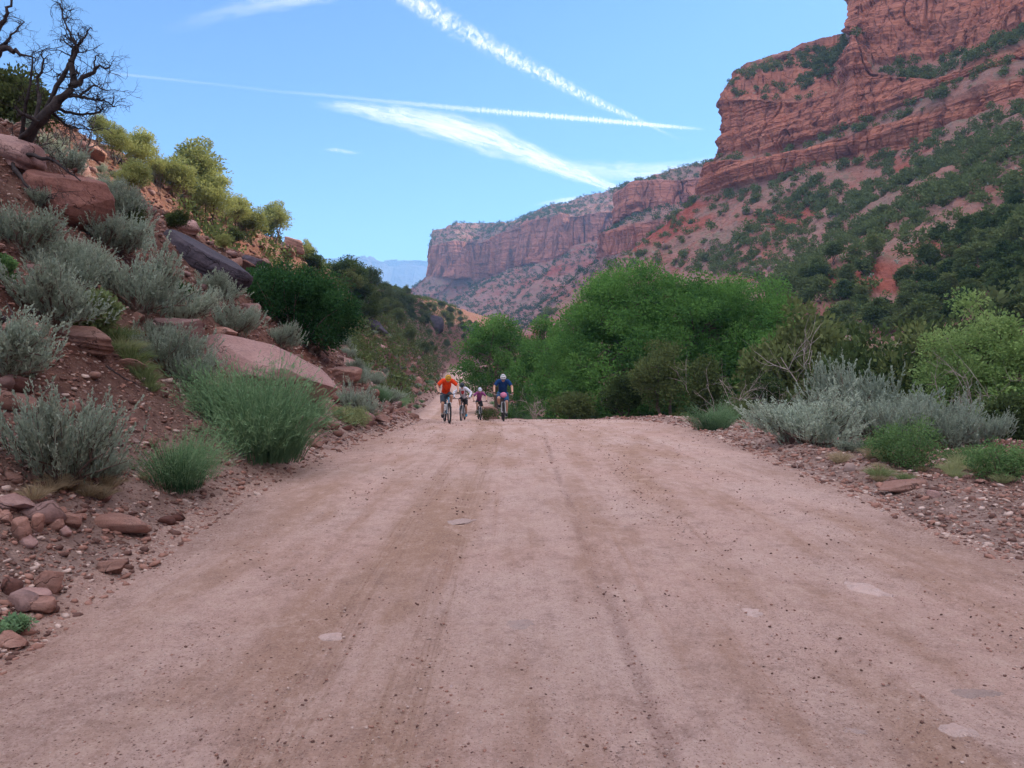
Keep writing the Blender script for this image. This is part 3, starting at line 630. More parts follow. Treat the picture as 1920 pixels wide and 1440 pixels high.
# ------------------------------------------------------------------ rocks
def ico(sub):
    t = (1+5**.5)/2; V = unit(np.array([[-1, t, 0], [1, t, 0], [-1, -t, 0], [1, -t, 0], [0, -1, t], [0, 1, t], [0, -1, -t], [0, 1, -t], [t, 0, -1], [t, 0, 1], [-t, 0, -1], [-t, 0, 1]], float))
    Fc = np.array([[0, 11, 5], [0, 5, 1], [0, 1, 7], [0, 7, 10], [0, 10, 11], [1, 5, 9], [5, 11, 4], [11, 10, 2], [10, 7, 6], [7, 1, 8], [3, 9, 4], [3, 4, 2], [3, 2, 6], [3, 6, 8], [3, 8, 9], [4, 9, 5], [2, 4, 11], [6, 2, 10], [8, 6, 7], [9, 8, 1]])
    for _ in range(sub):
        V = list(V); c = {}; nf = []
        def mid(a, b):
            k = (min(a, b), max(a, b))
            if k not in c: c[k] = len(V); V.append(unit(np.array(V[a]+V[b])))
            return c[k]
        for a, b, d in Fc:
            x, y, z = mid(a, b), mid(b, d), mid(d, a); nf += [[a, x, z], [b, y, x], [d, z, y], [x, y, z]]
        V = np.array(V); Fc = np.array(nf)
    return np.array(V), Fc
ICO = {k: ico(k) for k in (0, 1, 2, 3, 4, 5)}
def rock_VF(seed, size, sub=3, cuts=9, flat=1.0, rough=.05, lay=0.0):
    r = rng(seed); V, Fc = ICO[sub]; V = V.copy()
    n = unit(r.normal(size=(cuts, 3))); n[0] = (r.normal()*.1, r.normal()*.1, 1); n[1] = (r.normal()*.1, r.normal()*.1, -1); n = unit(n)
    for i in range(cuts):
        off = r.uniform(.45, .8); pr = V@n[i]-off; V = V-np.maximum(pr, 0)[:, None]*n[i]*.96
    if rough: V = V*(1+rough*fbm(V[:, 0]*2.3+seed, V[:, 1]*2.3, V[:, 2]*2.3, 4, seed))[:, None]
    V = V/np.abs(V).max(0)*np.asarray(size, float)
    if lay: V[:, :2] *= (1+lay*(fbm(0*V[:, 2], 0*V[:, 2], V[:, 2]/size[2]*4, 3, seed)))[:, None]
    return V, Fc
def rock(name, seed, loc, size, rz=0, tilt=(0, 0), sub=4, cuts=11, mat='rock', lay=.08, rough=.07, label=None, cat='rock', group=None):
    V, Fc = rock_VF(seed, size, sub, cuts, 1, rough, lay)
    o = obj(name, mesh(name, V, Fc, M[mat], False), None, loc, (tilt[0], tilt[1], rz)); return tag(o, label, cat, group)

# ------------------------------------------------------------------ placing on the land
_dd = spaced(2.2, 420, lambda d: max(.04, .008*d))
def gat(x, y):
    """where the sight line through photo point (x, y) meets the land"""
    P = P3(x, y, _dd[:, None]) if False else np.stack([(x-960)/F*_dd, _dd, CZ+(HY-y)/F*_dd], -1)
    h = H(P[:, 0], P[:, 1]); below = np.where(P[:, 2] < h)[0]
    i = below[0] if len(below) else len(_dd)-1
    return np.array([P[i, 0], P[i, 1], h[i]])
def onland(X, Y, dz=0): return np.array([X, Y, float(H(np.array([X]), np.array([Y]))[0])+dz])
def px(p): return 960+p[0]/p[1]*F, HY-(p[2]-CZ)/p[1]*F
USED = {}
def put(key, protos, loc, scale, rz, label, cat, group=None, tilt=(0, 0)):
    """first use moves the built plant itself, later uses copy it with its parts"""
    r = USED.setdefault(key, {'i': 0}); k = r['i'] % len(protos); o = protos[k] if r['i'] < len(protos) else copy_tree(protos[k]); r['i'] += 1
    o.location = loc; o.scale = (scale,)*3 if not isinstance(scale, (tuple, list)) else scale; o.rotation_euler = (tilt[0], tilt[1], rz)
    return tag(o, label, cat, group)
rr = random.Random(4)

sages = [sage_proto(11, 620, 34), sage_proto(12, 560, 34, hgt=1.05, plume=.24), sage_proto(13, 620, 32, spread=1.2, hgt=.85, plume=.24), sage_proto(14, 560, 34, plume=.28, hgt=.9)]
def sage(x, y, wpx, label, group=None, hs=1.0, rz=None, key='sage'):
    p = gat(x, y); s_ = wpx/F*p[1]/1.25
    p[2] -= .03; p[1] += s_*.25
    return put(key, sages, p, (s_, s_, s_*hs), rr.uniform(0, 6.28) if rz is None else rz, label, 'sagebrush', group)
sage(85, 925, 250, 'large silver sagebrush with bare twisted woody base at lower left corner', hs=1.15)
sage(75, 610, 200, 'broad upright silver sagebrush on the ledge at the left edge of the photo', hs=.95)
sage(235, 585, 190, 'open silver sagebrush with dark branches showing, between dark boulder and tan rocks', hs=1.1)
sage(175, 905, 120, 'small pale sagebrush leaning right beside the large lower left sagebrush', hs=.8)
sage(20, 470, 160, 'silver sagebrush below the dead tree, cut by the left edge', hs=.9)
sage(335, 610, 130, 'rounded sagebrush just above the pale angular rock', hs=.9)
sage(432, 628, 110, 'small dense sagebrush growing on the upper edge of the pink slab', hs=.95)
sage(210, 470, 150, 'sagebrush cluster left of the long black ledge', hs=.9)
sage(120, 500, 120, 'grey sagebrush on the slope between the boulder and the broad sagebrush', hs=.8)
sage(523, 650, 80, 'small sagebrush beside the foot of the big dark green shrub', hs=.9)
sage(665, 780, 90, 'round grey sagebrush at the foot of the slope near the road edge', hs=1.0)
sage(350, 730, 110, 'tall thin sagebrush at the left end of the pink slab', hs=1.2)
sage(290, 640, 70, 'little sagebrush among rocks left of the pale angular rock', hs=.8)
sage(400, 560, 100, 'sagebrush on the slope below the long black ledge', hs=.8)
sage(1530, 835, 210, 'wide silver sagebrush leftmost in the clump right of the road', hs=.72)
sage(1625, 760, 190, 'tall silver sagebrush at the back of the right roadside clump', hs=1.0)
sage(1695, 812, 200, 'largest bushy silver sagebrush in the middle of the right roadside clump', hs=1.2)
sage(1800, 842, 130, 'upright sagebrush at the right end of the roadside clump', hs=.95)
sage(1445, 800, 75, 'small sagebrush at the left tip of the right roadside clump', hs=1.0)
sage(1600, 850, 60, 'tiny low sagebrush beside the tan rocks right of the road', hs=.8)
sage(1858, 835, 90, 'spiky sagebrush between the clump and the right edge of the photo', hs=1.0)

def sage_d(x, d, wpx, label, hs=1.0):
    X = (x-960)/F*d; s_ = wpx/F*d/1.25
    return put('sage', sages, onland(X, d, -.05), (s_, s_, s_*hs*.85), rr.uniform(0, 6.28), label, 'sagebrush')
sage_d(1610, 18.5, 200, 'high backed silver sagebrush behind the middle of the right roadside clump', 1.35)
sage_d(1560, 17.0, 150, 'sagebrush filling the gap between the two left bushes of the right clump', 1.0)
sage_d(1745, 17.0, 160, 'silver sagebrush behind the bright green leafy bush, right of the clump centre', 1.2)
sage_d(1670, 16.0, 150, 'dense sagebrush right behind the stacked orange rocks', 1.1)
sage_d(1480, 19.0, 110, 'second sagebrush from the left in the right roadside clump', .9)
brooms = [broom_proto(21, 950, leaves=16, w_=.62), broom_proto(22, 850, leaves=16, w_=.75), broom_proto(23, 800, h=.9, leaves=16, w_=.68)]
def broom(x, y, hpx, label, hs=1.0, ws=1.0, group=None):
    p = gat(x, y); s_ = hpx/F*p[1]; p[2] -= .03
    return put('broom', brooms, p, (s_*ws, s_*ws, s_*hs), rr.uniform(0, 6.28), label, 'shrub', group)
broom(490, 862, 200, 'tallest feathery green shrub at the left road edge, below the pink slab', ws=1.15)
broom(335, 915, 155, 'bright green bushy shrub nearest the camera on the left road edge', ws=.9)
broom(420, 800, 160, 'blue green feathery shrub behind and left of the tallest roadside shrub', ws=1.1)
broom(585, 795, 60, 'small yellow green shrub at the right foot of the pink slab', ws=.9)
broom(1338, 808, 75, 'lone feathery green shrub on the right shoulder before the cottonwoods', ws=.9)
broom(545, 850, 70, 'low yellow green shrub at the right side of the tallest roadside shrub', ws=1.0)

def freshbush(x, y, wpx, hpx, seed, label, mat='fresh', n=46, nl=70, L=.05, cat='bush', depth=1.0, name='leafy_bush'):
    p = gat(x, y); s_ = p[1]/F; W_ = wpx*s_; Hh = hpx*s_; r = rng(seed)
    C = unit(r.normal(size=(n, 3)))*r.random((n, 1))**.4*np.array([W_*.42, W_*.42*depth, Hh*.46])+np.array([0, 0, Hh*.5])
    v, f, t = clumps_foliage(C, .16*min(W_, Hh*1.6), nl, L, L*.5, r, up=.4)
    root = empty(name, (p[0], p[1]+W_*.2, p[2])); obj('foliage', leafmesh('foliage', [(v, f, t)], M[mat]), root)
    mb = MB()
    for c in C[:n//2]: limb(mb, (r.normal()*.03, r.normal()*.03, -.05), c, .006+.004*W_, .003, r, .2, 4, 5)
    obj('stems', mb.me('stems', M['sagestem']), root); return tag(root, label, cat)
freshbush(1720, 885, 150, 90, 31, 'rounded bright green leafy bush in front of the right sagebrush clump', n=60, nl=120, L=.035)
freshbush(1650, 858, 70, 36, 32, 'low straggly green plant left of the bright green bush on the right', n=30, nl=60, L=.03)
freshbush(1895, 905, 130, 70, 33, 'low green bush at the right edge of the photo beside the road shoulder', n=50, nl=100, L=.033)
freshbush(1815, 870, 90, 30, 34, 'sparse low green growth between the two bright bushes on the right', n=30, nl=60, L=.03)
freshbush(150, 620, 120, 70, 35, 'dense dark green grassy shrub under the broad left sagebrush', 'grass', 60, 110, .07)
freshbush(330, 575, 70, 55, 36, 'small dark olive bush in front of the rounded sagebrush', 'oak', 40, 100, .04)
freshbush(5, 530, 40, 60, 37, 'bright green shrub cut by the left edge of the photo', 'fresh', 30, 90, .04)
freshbush(20, 1195, 70, 30, 38, 'small blue green weed at the lower left road edge', 'rabbit', 20, 40, .03, cat='weed', name='weed')
freshbush(655, 800, 110, 34, 39, 'low pale green growth under the round grey sagebrush near the road', 'grass', 40, 80, .05)
freshbush(980, 785, 60, 26, 41, 'small green shrub on the road crest just right of the blue shirt rider', 'rabbit', 30, 70, .05)
freshbush(912, 788, 46, 22, 42, 'dark green low shrub on the crest between the small rider and the blue shirt rider', 'juniper', 26, 60, .05)

# big dark green shrub on the left slope
p = gat(545, 640); s_ = p[1]/F; r = rng(51)
C = unit(r.normal(size=(190, 3)))*r.random((190, 1))**.38*np.array([118, 90, 78])*s_+np.array([0, 0, 84])*s_
C = C+np.array([.22, 0, 0])*C[:, 2:3]*0-np.array([0, 0, .25])*C[:, 0:1]
v, f, t = clumps_foliage(C, 22*s_*r.uniform(.7, 1.3, 190), 210, .085, .04, r, up=.3)
root = empty('dark_shrub', (p[0], p[1]+1.2, p[2]-.1)); obj('foliage', leafmesh('foliage', [(v, f, t)], M['oak']), root)
mb = MB()
for c in C[::3]: limb(mb, (r.normal()*.3, r.normal()*.2, -.3), c, .035, .008, r, .25, 5, 6)
obj('stems', mb.me('stems', M['bark']), root); tag(root, 'big dense dark green shrub spreading over the left slope above the pink slab', 'shrub')

# ------------------------------------------------------------------ named rocks
def rk(x, y, wpx, hpx, seed, label, name='rock', mat='rock', rz=0, tilt=(0, 0), dep=.8, sub=4, cuts=11, lay=.08, dz=.35, cat='rock', group=None, rough=.07):
    p = gat(x, y); s_ = p[1]/F; a, b = wpx*s_/2, hpx*s_/2
    return rock(name, seed, (p[0], p[1]+a*dep*.5, p[2]+b*dz), (a, a*dep, b), rz, tilt, sub, cuts, mat, lay, rough, label, cat, group)
rk(490, 742, 270, 118, 61, 'huge smooth pink sandstone slab tilted towards the road', 'boulder', 'slab', R(-8), (R(14), R(22)), .85, 5, 8, .03, .75, 'boulder', rough=.04)
rk(325, 640, 92, 66, 62, 'pale angular rock perched at the upper left end of the pink slab', 'boulder', 'slab', R(15), (0, R(-6)), .8, 4, 9, .05, .5, 'boulder')
rk(545, 690, 60, 40, 63, 'small leaning rock at the right shoulder of the pink slab', 'rock', 'slab', R(25), (0, R(30)))
rk(410, 632, 60, 26, 64, 'flat dark topped rock on the upper edge of the pink slab', 'rock', 'rock', R(5))
rk(370, 505, 200, 74, 65, 'long black varnished ledge slanting down the left slope', 'rock_ledge', 'darkrock', R(-6), (R(10), R(27)), .6, 5, 8, .05, .5, 'ledge')
rk(475, 502, 60, 30, 66, 'dark grey boulder at the lower edge of the sunlit slope', 'boulder', 'darkrock', R(10), (0, R(14)), .8)
rk(105, 405, 170, 130, 67, 'large dark red overhanging boulder below the dead tree', 'boulder', 'redrock', R(12), (R(5), R(10)), .8, 5, 10, .05, .35, 'boulder')
rk(150, 650, 130, 60, 68, 'layered brown ledge rock under the broad left sagebrush', 'rock_ledge', 'rock', R(5), (0, R(10)), .8, 5, 9, .12, .4, 'ledge')
rk(40, 640, 100, 60, 69, 'rounded tan ledge rock at the left edge above the bare bank', 'rock_ledge', 'rock', R(-5), (0, R(8)), .8, 5, 9, .1, .4, 'ledge')
rk(240, 690, 60, 30, 70, 'tan rock beside the yellow green grass on the left bank', 'rock', 'rock', R(20), (0, R(12)))
rk(635, 715, 80, 40, 71, 'brown overhanging rock just right of the pink slab', 'boulder', 'rock', R(-10), (0, R(-15)), .9, 4, 9, .08, .4, 'boulder')
rk(208, 1080, 62, 34, 72, 'single dark red stone lying alone at the left edge of the road', 'stone', 'rock', R(-10), (0, R(-8)), .7, 4, 9, .1, .6, 'stone')
rk(45, 1122, 95, 22, 73, 'long flat pale slab stone on the lower left bank', 'stone', 'slab', R(-4), (0, R(8)), .5, 4, 7, .03, .5, 'stone')
rk(88, 1112, 50, 62, 74, 'upright orange stone beside the long flat slab stone at lower left', 'stone', 'rock', R(20), (0, R(20)), .6, 4, 8, .05, .5, 'stone')
rk(60, 1148, 70, 34, 75, 'blocky tan stone under the long flat slab stone at lower left', 'stone', 'rock', R(8), (0, 0), .7, 4, 8, .05, .5, 'stone')
rk(15, 1215, 60, 34, 76, 'dark red stone cut by the left edge near the small weed', 'stone', 'rock', R(-12), (0, R(10)), .8, 4, 9, .05, .4, 'stone')
rk(1695, 920, 108, 24, 77, 'long flat orange rock lying on the right shoulder', 'rock', 'rock', R(8), (0, R(-5)), .5, 4, 8, .06, .45)
rk(1595, 884, 22, 24, 78, 'small pale pinkish white stone on the right shoulder', 'stone', 'paleroad', R(8), (0, 0), .8, 3, 8, .05, .5, 'stone')
rk(1680, 812, 60, 34, 79, 'stacked orange rocks in front of the right sagebrush clump', 'rock', 'rock', R(4), (0, R(4)), .8, 4, 9, .14, .5)
rk(1480, 830, 44, 26, 80, 'tan rock half hidden at the foot of the leftmost roadside sagebrush', 'rock', 'slab', R(12), (0, 0), .8)
rk(918, 786, 34, 42, 81, 'dark red boulder on the crest between the small rider and the blue shirt rider', 'boulder', 'rock', R(12), (0, 0), .8, 4, 9, .05, .5, 'boulder')
rk(588, 838, 34, 20, 82, 'orange stone at the right foot of the tallest roadside shrub', 'stone', 'rock', R(30), (0, 0), .8, 3, 9, .05, .5, 'stone')
rk(700, 790, 60, 26, 83, 'broken red rocks at the road edge left of the riders', 'rock', 'rock', R(10), (0, R(10)), .9, 4, 9, .14, .5)
rk(1345, 800, 40, 12, 84, 'low rock on the right shoulder under the lone green shrub', 'rock', 'rock', R(10), (0, 0), .9, 3, 9, .1, .4)
rk(345, 365, 70, 34, 85, 'sunlit orange boulder under the highest sunlit pinyons', 'boulder', 'rock', R(10), (0, R(22)), .9, 4, 8, .08, .4, 'boulder')
rk(548, 470, 50, 32, 86, 'sunlit orange outcrop at the right end of the sunlit ridge', 'rock_outcrop', 'rock', R(0), (0, R(20)), .9, 4, 9, .1, .4, 'outcrop')
rk(160, 290, 60, 34, 87, 'sunlit orange rock behind the dead tree branches', 'boulder', 'rock', R(0), (0, R(20)), .9, 4, 9, .1, .4, 'boulder')
rk(700, 620, 60, 26, 88, 'dark grey ledge on the far left slope above the road bend', 'rock_ledge', 'darkrock', R(0), (0, R(25)), .9, 4, 8, .05, .5, 'ledge')
rk(722, 668, 60, 22, 89, 'long grey slab lying on the far left slope', 'rock', 'slab', R(0), (0, R(30)), .9, 4, 8, .05, .5)
rk(815, 620, 40, 36, 90, 'dark rock hollow among junipers where the road bends', 'boulder', 'darkrock', R(0), (0, R(10)), .9, 4, 8, .05, .5, 'boulder')
pile = [(20, 950, 70, 30), (30, 1000, 44, 52), (70, 985, 26, 44), (50, 1020, 34, 28), (100, 985, 34, 30), (128, 978, 44, 28), (75, 962, 36, 18), (105, 962, 32, 16), (8, 975, 30, 26), (120, 1000, 24, 24), (52, 965, 24, 14), (150, 975, 22, 18)]
for i, (x, y, a, b) in enumerate(pile):
    rk(x, y+b*.3, a, b, 120+i, 'angular tan stone in the heap below the large lower left sagebrush', 'stone', 'rock' if i % 3 else 'slab', R(rr.uniform(-40, 40)), (R(rr.uniform(-15, 15)), R(rr.uniform(-20, 20))), .8, 3, 8, .04, .55, 'stone', 'stone heap at the lower left')
# bedrock showing through the road
bed = [(1625, 1105, 95, .5, 'pale triangular bedrock patch showing in the right side of the road'), (975, 1172, 130, .22, 'longest cracked bedrock patch in the middle of the road'), (615, 1194, 70, .35, 'smooth pale bedrock patch left of the tyre tracks'), (845, 1293, 60, .4, 'small pale bedrock patch low in the centre of the road'), (1405, 1148, 76, .45, 'grey broken bedrock patch between centre and right of the road'), (1605, 1378, 96, .35, 'grey speckled bedrock patch at lower right'), (1815, 1300, 170, .22, 'long pale bedrock ridge near the lower right edge'), (1800, 1372, 120, .4, 'flat grey bedrock patch in the lower right corner'), (865, 978, 80, .2, 'thin bedrock edge across the left centre of the road'), (290, 1166, 44, .3, 'flat red stone pressed into the left side of the road')]
for i, (x, y, wpx, dep, lab) in enumerate(bed):
    p = gat(x, y); a = wpx/F*p[1]/2; b = wpx*dep/F*p[1]**2/1.6/2
    V, Fc = rock_VF(150+i, (1, 1, 1), 5, 7, 1, .0); th = np.arctan2(V[:, 1], V[:, 0]); rad = np.hypot(V[:, 0], V[:, 1])
    k = 1+.38*fbm(np.cos(th)*1.3+i*7, np.sin(th)*1.3, 0, 5, 160+i); V[:, 0] *= k*a; V[:, 1] *= k*b
    V[:, 2] = np.where(V[:, 2] > 0, .010-.022*rad**2+.016*fbm(V[:, 0]*7, V[:, 1]*5, i, 5, 170, gain=.65), -.03)
    V[:, 2] += H(V[:, 0]+p[0], V[:, 1]+p[1])-p[2]
    tag(obj('bedrock_patch', mesh('bedrock_patch', V, Fc, M['paleroad'] if i != 9 else M['rock'], True), None, (p[0], p[1], p[2]-.002)), lab, 'bedrock', 'bedrock patches in the road')

# ------------------------------------------------------------------ loose stones: the larger ones as things, the gravel as one mass
r = rng(7); stones_me = []
for i in range(10):
    V, Fc = rock_VF(200+i, (1, r.uniform(.6, .9), r.uniform(.3, .6)), 2, 8, 1, .05); stones_me.append(mesh('stone', V, Fc, M['rock'] if i % 3 else M['slab']))
n = 0
while n < 170:
    d = 3.5+r.random()**1.6*55; xl = r.random()**1.2*9
    X = XR(d)-WL(d)-xl
    if X/d*F+960 < -20: continue
    s_ = .035+r.random()**4*.22*(1+d/30)
    if fbm(X*.5, d*.5, 0, 3, 91) < -.12: continue
    p = onland(X, d, s_*.15); o = obj('stone', stones_me[n % 10], None, p, (r.uniform(-.3, .3), r.uniform(0, .5), r.uniform(0, 6.28)), (s_,)*3)
    tag(o, 'loose angular red stone scattered on the left bank beside the road', 'stone', 'loose stones on the left bank'); n += 1
n = 0
while n < 26:
    d = 5+r.random()**1.4*20; X = XR(d)+WR(d)+r.uniform(.1, 2.6)
    if X/d*F+960 > 1930: continue
    s_ = .025+r.random()**3*.08; p = onland(X, d, s_*.2)
    tag(obj('stone', stones_me[n % 10], None, p, (0, .2, r.uniform(0, 6.28)), (s_,)*3), 'loose reddish stone lying on the gravel shoulder right of the road', 'stone', 'loose stones on the right shoulder'); n += 1
bl = []
for i in range(8):
    V, Fc = rock_VF(700+i, (1, r.uniform(.6, .95), r.uniform(.35, .7)), 4, 13, 1, .09, .10); bl.append(mesh('boulder', V, Fc, M[('rock', 'slab', 'redrock', 'darkrock')[i % 4 if i < 7 else 0]]))
n = 0
while n < 64:
    d = 7+r.random()**1.2*95; xl = 1.6+r.random()*21; X = float(XR(d)-WL(d)-xl)
    if X/d*F < -970: continue
    s_ = r.uniform(.22, .62)*(1+d/90); p = onland(X, d, s_*.05); q = px(p)
    if 395 < q[0] < 640 and q[1] > 600 and d < 24: continue
    tag(obj('boulder', bl[n % 8], None, p, (r.uniform(-.15, .25), r.uniform(.1, .7), r.uniform(-.6, .6)), (s_,)*3), 'angular boulder on the left slope', 'boulder', 'boulders across the left slope'); n += 1
def scatter_stones(name, pts, sizes, seed, mats, label, lowv=0):
    r = rng(seed); protos = [rock_VF(seed+i, (1, r.uniform(.6, 1), r.uniform(.35, .7)), lowv, 6, 1, 0) for i in range(12)]
    Vs, Fs, Ms, o = [], [], [], 0; pick = r.integers(0, 12, len(pts))
    for k in range(12):
        idx = np.where(pick == k)[0]
        if not len(idx): continue
        V, Fc = protos[k]; m = len(idx); a = r.uniform(0, 6.28, m); ca, sa = np.cos(a), np.sin(a); tl = r.uniform(-.4, .4, m)
        x = V[None, :, 0]*ca[:, None]-V[None, :, 1]*sa[:, None]; y = V[None, :, 0]*sa[:, None]+V[None, :, 1]*ca[:, None]; z = V[None, :, 2]+x*tl[:, None]
        W_ = np.stack([x, y, z], -1)*sizes[idx][:, None, None]+pts[idx][:, None, :]
        Vs.append(W_.reshape(-1, 3)); Fs.append((Fc[None]+(np.arange(m)*len(V))[:, None, None]+o).reshape(-1, 3)); o += m*len(V)
        Ms.append(np.repeat(r.choice(len(mats), m, p=[.5, .3, .2][:len(mats)]), len(Fc)))
    return tag(obj(name, mesh(name, np.concatenate(Vs), np.concatenate(Fs), [M[q] for q in mats], False, fmat=np.concatenate(Ms))), label, name.replace('_', ' '), None, 'stuff')
M['peb1'] = simple('pebble_dark', (.12, .065, .055), .9, .1); M['peb2'] = simple('pebble_red', (.27, .145, .115), .9, .1); M['peb3'] = simple('pebble_pale', (.44, .33, .29), .9, .1)
r = rng(8); N = 90000
d = 2.6+r.random(N)**1.9*34; X = r.uniform(-1.05, 1.05, N)*960/F*d
xl = (XR(d)-WL(d))-X; xr = X-(XR(d)+WR(d)); den = np.where(np.maximum(xl, xr) > -.5, 1.0, .16+.5*ss(-1.6, -.4, np.maximum(xl, xr))+.35*ss(.15, .4, fbm(X*.6, d*.25, 0, 3, 92)))
k = (r.random(N) < den) & (xl < 9) & (xr < 7); X, d, xl, xr = X[k], d[k], xl[k], xr[k]
s_ = (.0032+.009*r.random(len(X))**3)*(1+d/10)*np.where(np.maximum(xl, xr) > -.3, 1.25+1.6*r.random(len(X))**3, .62)
scatter_stones('gravel', np.stack([X, d, H(X, d)+s_*.2], -1), s_, 300, ['peb2', 'peb1', 'peb3'], 'loose gravel and pebbles strewn over the road and its shoulders')
# rubble over the slopes
N = 40000; d = 4+r.random(N)**1.7*260; xl = r.random(N)**.8*28; X = XR(d)-WL(d)-xl
k = (X/d*F > -980) & (fbm(X*.25, d*.25, 0, 3, 93) > -.15); X, d = X[k], d[k]
s_ = (.022+.15*r.random(len(X))**5)*(1+d/50)
scatter_stones('rubble', np.stack([X, d, H(X, d)+s_*.25], -1), s_, 320, ['rock', 'redrock', 'slab'], 'broken red rock rubble covering the slope left of the road', 1)

# ------------------------------------------------------------------ dead tree on the bank
def dead_tree_me(seed, base, segs, tw=1.0):
    """segs: explicit main limbs as polylines with radii; twigs grow off them"""
    r = rng(seed); mb = MB()
    def twig(p, d, ln, rad, lev):
        n_ = 6; P = [p]; c = r.normal(size=3)*.18
        for i in range(n_): d = unit(d+r.normal(size=3)*.24+c); P.append(P[-1]+d*ln/n_)
        mb.tube(P, np.linspace(rad, rad*.3, n_+1), 4, cap=False)
        if lev > 0:
            for _ in range(r.integers(3, 6)): 
                i = r.integers(1, n_+1); twig(P[i], unit(d+r.normal(size=3)*.75+np.array([0, 0, .2])), ln*r.uniform(.4, .7), rad*.5, lev-1)
    for P, r0, r1, nt, tl in segs:
        P = np.array(P, float); t = np.linspace(0, len(P)-1, len(P)*4); Q = np.stack([np.interp(t, np.arange(len(P)), P[:, k]) for k in range(3)], -1)+r.normal(size=(len(t), 3))*r0*.25
        mb.tube(Q, np.linspace(r0, r1, len(Q))*(1+.12*r.normal(size=len(Q))), 8, cap=True)
        for _ in range(nt):
            i = r.integers(len(Q)//4, len(Q)); d = unit(Q[min(i+1, len(Q)-1)]-Q[i-1]+r.normal(size=3)*1.0+np.array([.1, 0, .35])); twig(Q[i], d, tl*r.uniform(.5, 1.1), max(r1*.6, .008), 2)
    return mb.me('branches', M['deadwood'])
D0 = 13.2
b = gat(15, 285); D0 = b[1]
def Q(x, y, dd=0): return P3(x, y, D0+dd)
segs = [([b-[.1, 0, .3], Q(60, 245), Q(95, 205, -.1), Q(130, 170, -.1), Q(150, 150), Q(178, 128, .1), Q(206, 124, .2)], .11, .012, 18, .5),
        ([Q(75, 225), Q(105, 165), Q(128, 125, .1), Q(140, 92, .2), Q(145, 85)], .045, .025, 14, .45), ([Q(140, 160), Q(136, 128), Q(133, 112)], .06, .045, 3, .3),
        ([Q(137, 115), Q(145, 90), Q(130, 62, .1), Q(118, 35, .2), Q(112, 5, .2)], .032, .009, 18, .45), ([Q(145, 88), Q(160, 68), Q(170, 50)], .025, .008, 6, .25),
        ([Q(178, 135), Q(177, 118), Q(180, 104)], .022, .010, 1, .15),
        ([Q(135, 178), Q(165, 185), Q(195, 188, .2), Q(215, 200, .3)], .03, .008, 18, .4), ([Q(105, 205), Q(150, 215, .2), Q(185, 212, .3), Q(192, 206)], .032, .01, 16, .4),
        ([Q(60, 245), Q(75, 190, .2), Q(70, 150, .3), Q(82, 118, .3), Q(78, 95, .3)], .04, .01, 16, .45), ([Q(40, 262), Q(48, 200, -.2), Q(58, 150, -.2), Q(60, 104, -.2)], .035, .01, 12, .4), ([Q(118, 182), Q(150, 180, -.2), Q(176, 160, -.2), Q(200, 170, -.2)], .028, .008, 14, .4), ([Q(95, 205), Q(118, 232, .1), Q(140, 240, .2), Q(178, 245, .2)], .03, .008, 14, .35), ([b+[.1, 0, 0], Q(70, 225, -.3), Q(40, 212, -.4), Q(28, 200, -.4)], .05, .02, 3, .3),
        ([b, Q(55, 290, -.4), Q(100, 300, -.6), Q(150, 340, -.8)], .05, .012, 9, .4), ([b, Q(30, 320, -.6), Q(60, 360, -.9), Q(100, 372, -1)], .05, .01, 9, .35)]
root = empty('dead_tree', tuple(b)); me = dead_tree_me(61, b, segs)
o = obj('branches', me, root); o.location = tuple(-np.array(b)); tag(root, 'leaning bare dead juniper with twisted black branches at the upper left against the sky', 'dead tree')
b2 = gat(-60, 300); segs2 = [([P3(-120, 330, D0-1.5), P3(-60, 180, D0-1.5), P3(0, 92, D0-1.5), P3(30, 96, D0-1.5), P3(62, 112, D0-1.4)], .10, .01, 9, .4), ([P3(-60, 180, D0-1.5), P3(-10, 60, D0-1.5), P3(15, 25, D0-1.5), P3(28, -10, D0-1.5)], .06, .01, 9, .42), ([P3(0, 92, D0-1.5), P3(20, 70, D0-1.4), P3(45, 40, D0-1.3)], .03, .006, 6, .3)]
bb = np.array(segs2[0][0][0]); root = empty('dead_tree', tuple(bb)); o = obj('branches', dead_tree_me(62, bb, segs2), root); o.location = tuple(-bb)
tag(root, 'second bare dead tree, only its thin outer branches reaching in at the top left corner', 'dead tree')
for i, (x, y, hp, lab) in enumerate(((30, 300, 110, 'tangled bare dead brush at the foot of the leaning dead tree'), (85, 285, 80, 'low tangle of dead twigs between the dead tree and the sunlit rocks'), (128, 290, 90, 'small bare dead bush just right of the leaning dead tree'), (162, 300, 110, 'bare branching dead shrub against the sunlit slope right of the dead tree'), (302, 378, 100, 'thin straight dead snag standing between the sunlit pinyons'))):
    p = gat(x, y); me = bare_shrub_me(70+i, 1.0, 34 if i < 4 else 8, 'deadwood', .018 if i < 4 else .012); s_ = hp/F*p[1]/1.1
    tag(obj('dead_shrub', me, None, p, (0, R(12 if i < 4 else 0), i), (s_*(1 if i < 4 else .25), s_*(1 if i < 4 else .25), s_)), lab, 'dead shrub')
